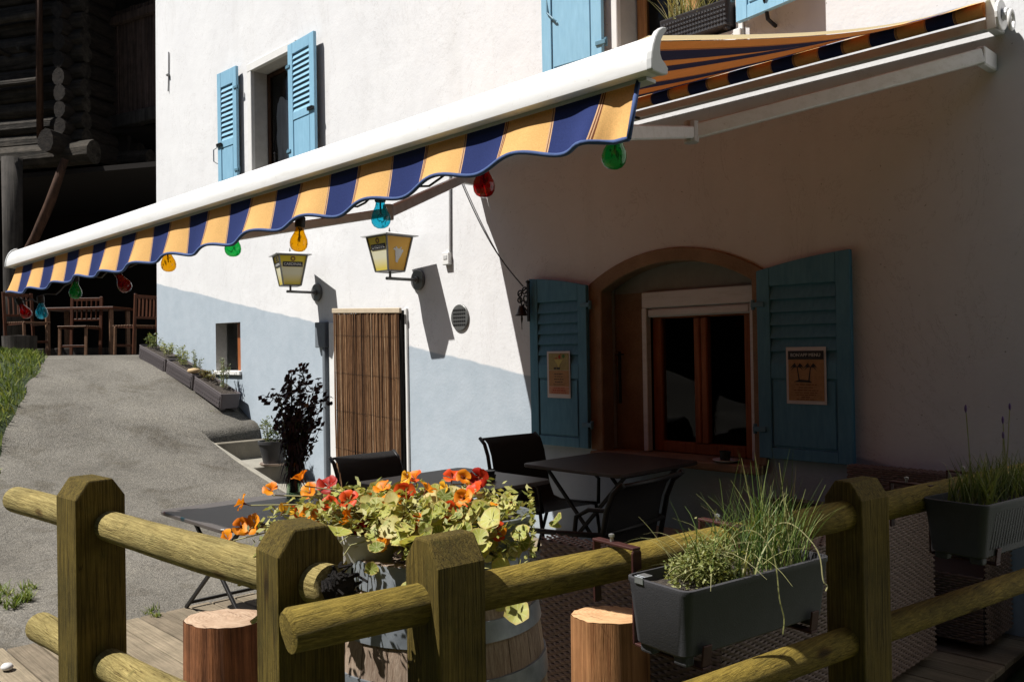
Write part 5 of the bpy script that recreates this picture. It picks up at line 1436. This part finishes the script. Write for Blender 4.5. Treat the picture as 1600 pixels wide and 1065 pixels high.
# hanging planters on the right fence
def hanging():
    def make(cx, cy, zr, label, L, W, H, rz):
        e = thing('planter_box', (cx, cy, zr - H), label, 'planter', 'grey planters hung on the right fence', rz)
        box_planter(e, L, W, H, 'box_grey', taper=.86)
        # lattice relief on the long outer side (local -y after turning is the outer face)
        if 'dark' not in label: return e
        b = MB(); n = 26
        for i in range(n):
            x = -L*.41 + L*.78*i/(n-1)
            b.bar((x, -W/2*.845, .045), (x + .022, -W/2*.957, H-.03), .005, .0005, up=(0,1,0))
        tag(b.build('lattice_relief', 'box_grey', e, loc=(0,0,0)), kind='stuff')
        return e
    rz = R(90-8)   # length along Y, local -y faces +X
    e = make(-1.082, 1.728, .95, 'grey planter of thyme and chives hanging on the fence beside the tan log stool', .495, .185, .165, rz)
    e2 = make(-.93, 3.06, .965, 'dark grey lavender planter hanging on the fence at the right edge', .56, .20, .185, rz)
    for ee in (e, e2):
        for x in (-.185, .185):
            b = MB(); b.bar((x, -.088, .045), (x, -.082, .0), .026, .005, up=(0,1,0)); b.bar((x, -.086, -.004), (x, .115, -.004), .026, .006); b.bar((x, .118, -.004), (x, .118, .20), .028, .006, up=(0,1,0))
            b.build('bracket', 'rust_iron', ee, loc=(0,0,0), bevel=.001)
            b = MB(); b.bar((x, .116, .208), (x, .256, .208), .024, .006); b.bar((x, .253, .204), (x, .253, .06), .022, .006, up=(0,1,0)); b.bar((x, .118, .19), (x, .118, .204), .024, .006, up=(0,1,0))
            b.build('rail_hook', 'rust_iron', ee, loc=(0,0,0), bevel=.001)
            b = MB(); b.tube([(x, .20, .208), (x, .20, .226)], .004, 8); b.lathe([(.001,.0),(.007,0),(.007,.006),(.001,.008)], (x, .20, .222), 6); b.build('bolt', 'steel', ee, loc=(0,0,0))
        b = MB(); b.obox((-.232, .045, .1705), (.012,0,0), (0,.013,0), (0,0,.001)); b.obox((-.2495, .045, .163), (.001,0,0), (0,.013,0), (0,0,.008)); b.build('steel_clip', 'steel', ee, loc=(0,0,0), bevel=.001)
    up = Vector((0,0,1)); dl = Vector((math.cos(rz), math.sin(rz), 0)); c = Vector((-1.078, 1.732, .93))
    # thyme mound
    t = thing('thyme_plant', c - dl*.10, 'bushy yellow green thyme at the near end of the grey planter', 'plant')
    b = MB()
    def fp():
        while True:
            x, y, z = rnd.uniform(-1,1), rnd.uniform(-1,1), rnd.random()
            q = x*x + y*y + z*z
            if .25 < q < 1: q_ = .75 + .5*noise.noise(Vector((x*2.1, y*2.1, z*2.1))); return c - dl*.095 + dl*x*.125*q_ + Vector((dl.y,-dl.x,0))*y*.08*q_ + up*z*.125*q_ + Vector((rnd.gauss(0,.006), rnd.gauss(0,.006), rnd.gauss(0,.008)))
    leaves(b, 2300, fp, .0058, .9); tag(b.build('foliage', 'thyme', t, fixn=False), kind='stuff')
    b = MB()
    for _ in range(60):
        p_ = fp(); b.tube([c - dl*.1 + (p_-c+dl*.1)*.1, (c - dl*.1).lerp(p_, .6) , p_], .0012, 4, cap=False)
    tag(b.build('twig', 'nast_stem', t), kind='stuff')
    t = thing('chive_plant', c - dl*.02, 'pale drying chives bending out of the middle of the grey planter', 'plant')
    b = MB(); blades(b, c - dl*.05, 56, .09, .21, .0028, .35, .45); blades(b, c - dl*.0, 16, .09, .29, .0028, .08, .3)
    tag(b.build('blade', 'chive', t, fixn=False), kind='stuff')
    b = MB(); blades(b, c - dl*.06, 46, .09, .17, .0030, 1.0, .9, 10)
    # long blades bent over the rim
    for off, ln, sp in ((-.03, .11, .12), (.10, .035, .14)):
        base = c + dl*off; side = Vector((dl.y,-dl.x,0)); key = [base, base + up*.07 + side*.01, base + up*.105 + side*.04 + dl*.015, base + up*.10 + side*.075 + dl*.03, base + up*.05 + side*(sp-.02) + dl*.045, base - up*(ln*.3) + side*(sp-.005) + dl*.04, base - up*ln*.7 + side*sp + dl*.048, base - up*ln + side*sp + dl*.042]
        pts = []
        for q in range(len(key)-1):
            p0, p1, p2, p3 = key[max(q-1,0)], key[q], key[q+1], key[min(q+2, len(key)-1)]
            for u in range(4):
                t_ = u/4; pts.append(.5*((2*p1) + (p2-p0)*t_ + (2*p0-5*p1+4*p2-p3)*t_*t_ + (3*p1-p0-3*p2+p3)*t_**3))
        pts.append(key[-1]); b.tube(pts, [.0016]*len(pts), 5, cap=False)
    tag(b.build('dry_blade', 'dry_blade', t, fixn=False), kind='stuff')
    t = thing('chive_plant', c + dl*.14, 'dense dark green chives at the far end of the grey planter', 'plant')
    b = MB(); blades(b, c + dl*.13, 230, .08, .21, .0021, .25, .6); blades(b, c + dl*.14, 34, .07, .31, .0022, .06, .4)
    tag(b.build('blade', 'chive', t, fixn=False), kind='stuff')
    c = Vector((-.93, 3.06, .945))
    t = thing('lavender_plant', c - dl*.14, 'feathery green lavender in the planter at the right edge', 'plant')
    b = MB()
    for o_ in (-.17, -.05, .08, .18): blades(b, c + dl*o_, 90, .075, .16, .005, .2, .6)
    tag(b.build('foliage', 'herb', t, fixn=False), kind='stuff')
    for o_, h_, ly in ((-.17,.30,-.02), (.02,.20,.03), (.04,.29,.06), (.05,.25,.0)):
        b = MB(); p0 = c + dl*o_; p1 = p0 + up*h_ + dl*ly; b.tube([p0, p0.lerp(p1,.5) + dl*.008, p1], .0016, 4); b.build('flower_stem', 'nast_stem', t)
        b = MB(); b.lathe([(.001,-.016),(.0038,-.008),(.0042,.0),(.003,.006),(.001,.010)], p1, 7); b.build('flower_head', 'lavender', t)
hanging()

# ------------------------------------------------------------------ wicker furniture
def weave(e, o, du, dv, U, V, nrm, pu=.025, pv=.0118, amp=.0042):
    """woven panel: horizontal strands going over and under uprights. o origin, du/dv unit vectors"""
    o, du, dv, nrm = Vector(o), Vector(du), Vector(dv), Vector(nrm); nu, nv = max(2, int(U/pu)), max(2, int(V/pv)); b = MB(); pu = U/nu; pv = V/nv
    for r_ in range(nv):
        vs = []; m = nu*2
        for i in range(m+1):
            ph = math.cos(math.pi*(i/2 + (r_ % 2))) * amp
            c = o + du*(pu*i/2) + dv*(pv*(r_+.5)) + nrm*ph
            wj = pv*(.54 + .06*noise.noise(Vector((i*.7, r_*1.3, U)))); c = c + dv*.0016*noise.noise(Vector((i*.5, r_*2.1, V))); vs += [c - dv*wj - nrm*.0025, c + nrm*.0018, c + dv*wj - nrm*.0025]
        fs = []
        for i in range(m):
            for j in range(2): fs.append((i*3+j, (i+1)*3+j, (i+1)*3+j+1, i*3+j+1))
        b.add(vs, fs)
    return tag(b.build('weave', 'wicker', e, smooth=True, fixn=False), kind='stuff')
def sofa():
    e = thing('wicker_sofa', (-2.0, 3.3, 0), 'brown wicker sofa in the shade behind the right fence', 'sofa')
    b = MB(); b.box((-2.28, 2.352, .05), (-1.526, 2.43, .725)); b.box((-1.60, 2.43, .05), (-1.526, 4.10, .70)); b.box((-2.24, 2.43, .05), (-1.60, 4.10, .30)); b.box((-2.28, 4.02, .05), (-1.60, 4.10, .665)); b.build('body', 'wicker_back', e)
    weave(e, (-2.29, 2.34, .05), (1,0,0), (0,0,1), .78, .68, (0,-1,0)); weave(e, (-1.515, 2.34, .05), (0,1,0), (0,0,1), 1.76, .655, (1,0,0))
    weave(e, (-2.29, 2.345, .735), (1,0,0), (0,1,0), .78, .09, (0,0,1)); weave(e, (-1.61, 2.44, .708), (1,0,0), (0,1,0), .10, 1.65, (0,0,1), .016, .04)
    b = MB(); b.box((-2.22, 2.45, .30), (-1.62, 3.22, .41)); b.build('seat_cushion', 'cushion', e, bevel=.03, seg=3)
    b = MB(); b.box((-2.22, 3.24, .30), (-1.62, 4.0, .41)); b.build('seat_cushion', 'cushion', e, bevel=.03, seg=3)
    e = thing('wicker_armchair', (-1.75, 4.45, 0), 'brown wicker armchair against the wall in the right corner', 'armchair')
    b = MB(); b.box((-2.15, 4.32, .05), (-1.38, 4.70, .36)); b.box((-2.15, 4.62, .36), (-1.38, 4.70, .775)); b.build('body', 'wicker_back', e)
    weave(e, (-2.15, 4.61, .36), (1,0,0), (0,0,1), .77, .415, (0,-1,0)); weave(e, (-2.15, 4.312, .05), (1,0,0), (0,0,1), .77, .31, (0,-1,0)); weave(e, (-1.372, 4.32, .05), (0,1,0), (0,0,1), .38, .72, (1,0,0)); weave(e, (-2.15, 4.612, .782), (1,0,0), (0,1,0), .77, .09, (0,0,1))
    # pale seat pad on low dark stool near the window table
    e = thing('padded_stool', (-2.75, 3.72, 0), 'low dark stool with a taupe pad under the arched window', 'stool')
    b = MB(); b.box((-2.95, 3.52, .40), (-2.55, 3.92, .46)); b.build('pad', 'cushion', e, bevel=.02, seg=2)
    for sx in (-1,1):
        for sy in (-1,1):
            b = MB(); b.bar((-2.75+sx*.17, 3.72+sy*.17, .40), (-2.75+sx*.18, 3.72+sy*.18, 0), .03, .03, up=(0,1,0)); b.build('leg', 'black_iron', e)
    b = MB(); b.box((-2.94, 3.53, .34), (-2.56, 3.91, .399)); b.build('apron', 'black_iron', e)
sofa()

# upper window planter
def upper_planter():
    e = thing('planter_box', (-3.13, WY+.005, 3.41), 'grey lattice planter with grass on the upper window sill', 'planter')
    box_planter(e, .52, .19, .18, 'box_grey', taper=.94)
    b = MB(); n = 22
    for i in range(n):
        for j in range(5):
            x = -.235 + .47*i/(n-1); z = .03 + .028*j; b.obox((x, -.0945, z), (.008,0,.006), (0,.0025,0), (0,0,.003)); b.obox((x, -.0945, z), (.008,0,-.006), (0,.0024,0), (0,0,.003))
    tag(b.build('lattice_relief', 'box_grey', e, loc=(0,0,0)), kind='stuff')
    t = thing('grass_plant', (-3.27, WY+.005, 3.57), 'pale spiky grass growing in the upper window planter', 'plant')
    b = MB(); blades(b, (-3.27, WY+.005, 3.57), 90, .10, .34, .007, .3, .7); blades(b, (-3.1, WY+.005, 3.57), 40, .10, .20, .006, .3, .7); tag(b.build('blade', 'dry_blade', t, fixn=False), kind='stuff')
upper_planter()

# ------------------------------------------------------------------ barn
def barn():
    K = Vector((-15.30, 4.71, 0)); a = Vector((-.866, -.5, 0)); bk = Vector((-.5, .866, 0)); up = Vector((0,0,1))
    e = thing('barn', K, 'old dark log barn raised over an open undercroft', 'barn')
    z0 = 4.90; rr = random.Random(11)
    def log(c0, c1, r, name='log', mat='log', sq=.82):
        c0, c1 = Vector(c0), Vector(c1); d = (c1-c0); L = d.length; d.normalize(); s = d.cross(up).normalized(); n = 10; b = MB(); vs = []; m = 8
        ph = rr.uniform(0,6)
        for i in range(m+1):
            t = i/m; c = c0.lerp(c1, t) + up*.012*math.sin(t*6+ph) + s*.012*math.sin(t*4+ph)
            for j in range(n):
                an = 2*math.pi*(j+.5)/n; q = r*(1 + .05*math.sin(3*an+ph) + .03*rr.uniform(-1,1)); vs.append(c + s*q*math.cos(an)*sq + up*q*math.sin(an))
        fs = [(i*n+j, i*n+(j+1)%n, (i+1)*n+(j+1)%n, (i+1)*n+j) for i in range(m) for j in range(n)] + [tuple(reversed(range(n))), tuple(m*n+j for j in range(n))]
        b.add(vs, fs)
        # local frame along the log so that the grain follows it
        loc = c0; o = b.build(name, mat, e)
        M4 = Matrix(((d.x, s.x, 0, loc.x), (d.y, s.y, 0, loc.y), (d.z, s.z, 1, loc.z), (0,0,0,1)))
        inv = M4.inverted(); org = ORG[e.name]
        for v in o.data.vertices: v.co = inv @ (Vector(v.co) + org)
        ML = M4.copy(); ML.translation = loc - org; o.matrix_local = ML
        return o
    r = .145
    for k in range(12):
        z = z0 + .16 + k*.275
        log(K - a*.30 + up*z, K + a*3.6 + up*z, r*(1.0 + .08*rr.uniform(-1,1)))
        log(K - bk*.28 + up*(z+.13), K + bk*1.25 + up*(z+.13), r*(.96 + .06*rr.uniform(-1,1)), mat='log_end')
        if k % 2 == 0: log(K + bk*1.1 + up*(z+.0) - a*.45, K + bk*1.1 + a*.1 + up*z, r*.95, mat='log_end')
    # sill beams and log ends that stick out
    log(K - a*.55 - bk*.12 + up*(z0-.12), K + a*3.6 - bk*.12 + up*(z0-.12), .20, 'sill_beam')
    log(K - bk*.55 + up*(z0+.02), K + bk*1.8 + up*(z0+.02), .19, 'sill_beam', 'log_end')
    log(K - a*.75 + bk*1.0 + up*(z0-.02), K + a*.4 + bk*1.0 + up*(z0-.02), .17, 'sill_beam')
    # vertical pole in front of the logs, ledge rail, rafter ends
    b = MB(); b.tube([K + a*.42 - bk*.24 + up*(z0+.15), K + a*.40 - bk*.24 + up*(z0+3.6)], .055, 8); b.build('pole', 'barn_brace', e, smooth=True)
    for z, rd in ((z0+1.12, .06), (z0+2.2, .07)): log(K + a*.46 - bk*.22 + up*z, K + a*3.6 - bk*.22 + up*(z-.02), rd, 'ledge_pole', 'log')
    for k in range(4): log(K + a*(.75+k*.42) - bk*.33 + up*(z0+1.66), K + a*(.75+k*.42) + bk*.2 + up*(z0+1.66), .045, 'peg', 'log')
    # roof
    b = MB(); b.obox(K + a*1.2 + bk*2.6 + up*(z0+3.62), a*3.2, bk*3.58, up*.07); b.build('roof', 'roof', e)
    # plank wall to the right with its bottom beam and upper rail
    p0 = Vector((-15.75, 5.55, 0)); d = Vector((.962, .269, 0)); nr = Vector((.269, -.962, 0))
    for k in range(15):
        b = MB(); w_ = .145; c = p0 + d*(k*.155 + .07) + up*(6.55 + .01*rr.uniform(-1,1)) + nr*rr.uniform(-.006,.012)
        b.obox(c, d*w_/2, nr*.012, up*.95); b.build('plank', 'barn_plank', e, bevel=.004)
    b = MB(); b.obox(p0 + d*1.15 + up*5.52 + nr*.05, d*1.25, nr*.09, up*.11); b.build('bottom_beam', 'barn_post', e, bevel=.012)
    b = MB(); b.obox(p0 + d*1.15 + up*7.30 + nr*.05, d*1.3, nr*.06, up*.07); b.build('top_rail', 'barn_plank', e, bevel=.01)
    b = MB(); b.obox(p0 + d*1.0 + up*8.1 - nr*.1, d*1.9, nr*.04, up*.8); b.build('upper_boards', 'barn_dark', e)
    # underside floor, inner walls that keep it dark
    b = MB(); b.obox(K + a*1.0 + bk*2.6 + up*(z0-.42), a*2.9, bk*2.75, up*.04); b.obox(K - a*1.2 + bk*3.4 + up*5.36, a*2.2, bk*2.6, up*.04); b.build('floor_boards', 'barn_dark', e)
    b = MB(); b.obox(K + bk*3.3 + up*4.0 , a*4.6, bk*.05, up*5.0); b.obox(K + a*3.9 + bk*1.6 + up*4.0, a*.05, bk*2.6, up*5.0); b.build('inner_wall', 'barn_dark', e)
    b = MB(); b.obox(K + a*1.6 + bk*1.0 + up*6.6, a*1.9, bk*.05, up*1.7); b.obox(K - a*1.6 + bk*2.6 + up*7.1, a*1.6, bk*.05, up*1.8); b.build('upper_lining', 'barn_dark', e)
    # support post with curved brace
    q = Vector((-15.72, 3.92, 0))
    b = MB(); b.tube([q + up*1.35, q + up*2.4, q + up*3.4, q + up*4.7], [.17,.15,.15,.16], 10); b.build('post', 'barn_post', e, smooth=True)
    b = MB(); s0 = Vector((-15.62, 3.98, 2.95)); s1 = Vector((-14.98, 4.50, 4.62)); b.tube([s0 - up*.5 - Vector((.10,.05,0)), s0, s0.lerp(s1,.3)+Vector((.05,.02,-.06)), s0.lerp(s1,.6)+Vector((.05,.03,-.03)), s1+up*.02], [.05,.06,.075,.08,.06], 8); b.build('brace', 'barn_brace', e, smooth=True)
    b = MB(); b.obox(Vector((-15.35, 4.10, 1.50)), Vector((1.5*.6, 1.5*.62, 0)), Vector((.05,-.05,0)), up*.09); b.build('threshold_beam', 'barn_post', e, bevel=.01)
barn()

# chairs, table and stump in the undercroft
def barn_chairs():
    def slat_chair(c, rz, label):
        e = thing('wooden_chair', c, label, 'chair', 'wooden folding chairs in the barn undercroft', rz)
        W = .46
        for sg in (-1, 1):
            b = MB(); b.bar((-.18, sg*W/2, 0), (-.24, sg*W/2, .92), .03, .045, up=(0,1,0)); b.build('back_leg', 'chair_wood', e, loc=(0,0,0), bevel=.004)
            b = MB(); b.bar((.22, sg*(W/2-.03), 0), (.20, sg*(W/2-.03), .43), .03, .04, up=(0,1,0)); b.build('front_leg', 'chair_slat', e, loc=(0,0,0), bevel=.004)
            b = MB(); b.bar((-.20, sg*(W/2-.03), .415), (.23, sg*(W/2-.03), .43), .022, .035); b.build('seat_rail', 'chair_wood', e, loc=(0,0,0), bevel=.003)
        for z in (.88, .56):
            b = MB(); x = -.182 - .06*z/.92; b.bar((x, -W/2, z), (x, W/2, z), .02, .05 if z > .8 else .035); b.build('back_rail', 'chair_wood', e, loc=(0,0,0), bevel=.004)
        for k in range(5):
            y = (k-2)*.075; b = MB(); b.bar((-.22, y, .58), (-.238, y, .86), .012, .03, up=(1,0,0)); b.build('back_slat', 'chair_wood', e, loc=(0,0,0))
        for k in range(8):
            x = -.17 + k*.056; b = MB(); b.box((x-.021, -W/2+.01, .437), (x+.021, W/2-.01, .452)); b.build('seat_slat', 'chair_slat', e, loc=(0,0,0), bevel=.003)
        b = MB(); b.bar((.21, -W/2+.03, .14), (.21, W/2-.03, .14), .02, .035); b.build('stretcher', 'chair_wood', e, loc=(0,0,0), bevel=.003)
        return e
    zf = 1.47
    slat_chair((-14.28, 4.47, zf), R(-44), 'wooden folding chair seen frontally in the middle of the undercroft')
    slat_chair((-13.70, 5.10, zf), R(205), 'wooden folding chair turned sideways next to the house corner')
    slat_chair((-14.95, 3.92, zf+.08), R(20), 'wooden folding chair with pale cushion behind the left bulbs')
    e = thing('wooden_table', (-14.5, 4.75, zf), 'dark wooden table among the chairs in the undercroft', 'table')
    b = MB(); b.obox(Vector((-14.75, 4.75, zf+.74)), Vector((.43,.40,0)), Vector((-.22,.24,0)), Vector((0,0,.02))); b.build('tabletop', 'chair_wood', e, bevel=.005)
    for sx, sy in ((-1,-1),(1,-1),(1,1),(-1,1)):
        p_ = Vector((-14.75,4.75,0)) + Vector((.38,.35,0))*sx + Vector((-.17,.19,0))*sy; b = MB(); b.box((p_.x-.03, p_.y-.03, zf), (p_.x+.03, p_.y+.03, zf+.72)); b.build('leg', 'chair_slat', e, bevel=.004)
    e = thing('chopping_block', (-14.62, 3.72, zf), 'weathered log block under the left barn chair', 'log')
    b = MB(); b.lathe([(.25,0),(.235,.2),(.24,.36),(.001,.37)], (-14.62, 3.72, 1.42), 16); b.build('trunk', 'barn_post', e, auto=50)
barn_chairs()

# ------------------------------------------------------------------ verge grass, tuft, pebble
def grass():
    b = MB(); n = 0
    def edge(x): return 2.05 + (x + 9.0) * -.42 if x > -12 else 3.3     # verge lies on the -Y side of this line
    while n < 9000:
        x = rnd.uniform(-13.6, -7.6); y = edge(x) - rnd.random()**1.5 * 2.2 + .12*noise.noise(Vector((x*2.2, 3, 0))) + rnd.gauss(0,.05)
        z = road_z(x) + .02 + .10*min(1, max(0, edge(x)-y)); h = rnd.uniform(.03, .13)
        az = rnd.uniform(0,6.28); d = Vector((math.cos(az), math.sin(az), 0)); s = Vector((-d.y, d.x, 0))*rnd.uniform(.004,.010); p_ = Vector((x,y,z-.02))
        ln = rnd.uniform(0,.07)
        b.add([p_ - s, p_ + s, p_ + d*ln*.4 + Vector((0,0,h*.7)) + s*.7, p_ + d*ln + Vector((0,0,h))], [(0,1,2,3)]); n += 1
    tag(b.build('verge_grass', 'grass', fixn=False), 'sunlit green grass on the bank left of the asphalt ramp', 'grass', kind='stuff')
    m = MB(); xs = [-13.6 + .2*i for i in range(32)]; ys = [0, .03, .1, .3, .8, 2.4]
    for x in xs:
        for k in ys: m.v.append(Vector((x, edge(x) + .08 + .1*noise.noise(Vector((x*2.2,3,0))) - k, road_z(x) + (-.01, .012, .03, .06, .1, .12)[ys.index(k)])))
    for i in range(len(xs)-1):
        for j in range(5): m.f.append([i*6+j, (i+1)*6+j, (i+1)*6+j+1, i*6+j+1]); m.mi.append(0)
    tag(m.build('verge', 'meadow', smooth=True), kind='structure')
    e = thing('grass_tuft', (-5.75, 1.45, .03), 'green weeds growing through the asphalt at the left edge', 'weed')
    b = MB()
    for _ in range(9): blades(b, (-5.75 + rnd.gauss(0,.16), 1.45 + rnd.gauss(0,.09), .02), 40, .05, .085, .009, .5, .8, 3)
    tag(b.build('blade', 'grass', e, fixn=False), kind='stuff')
    for c, lb, r_, k_ in (((-9.6, 4.36, .78), 'low weeds at the foot of the lowest ramp planter', .10, 3), ((-7.0, 2.5, .10), 'thin dry weeds in a crack of the ramp', .14, 3), ((-4.96, 1.9, .0), 'weeds between asphalt and deck boards near the low table', .07, 3)):
        e = thing('weed_tuft', c, lb, 'weed'); b = MB()
        for _ in range(k_): blades(b, (c[0] + rnd.gauss(0, r_*.6), c[1] + rnd.gauss(0, r_*.5), c[2]), 16, .03, .05, .006, .6, .9, 3)
        tag(b.build('blade', 'grass', e, fixn=False), kind='stuff')
    b = MB(); b.lathe([(.001,0),(.022,.004),(.028,.014),(.02,.026),(.001,.030)], (-4.55, 1.09, .002), 10, sx=1.25)
    tag(b.build('pebble', 'pebble', loc=(-4.55,1.09,.002), smooth=True), 'white pebble lying on the deck boards', 'pebble')
grass()
bpy.context.view_layer.update()
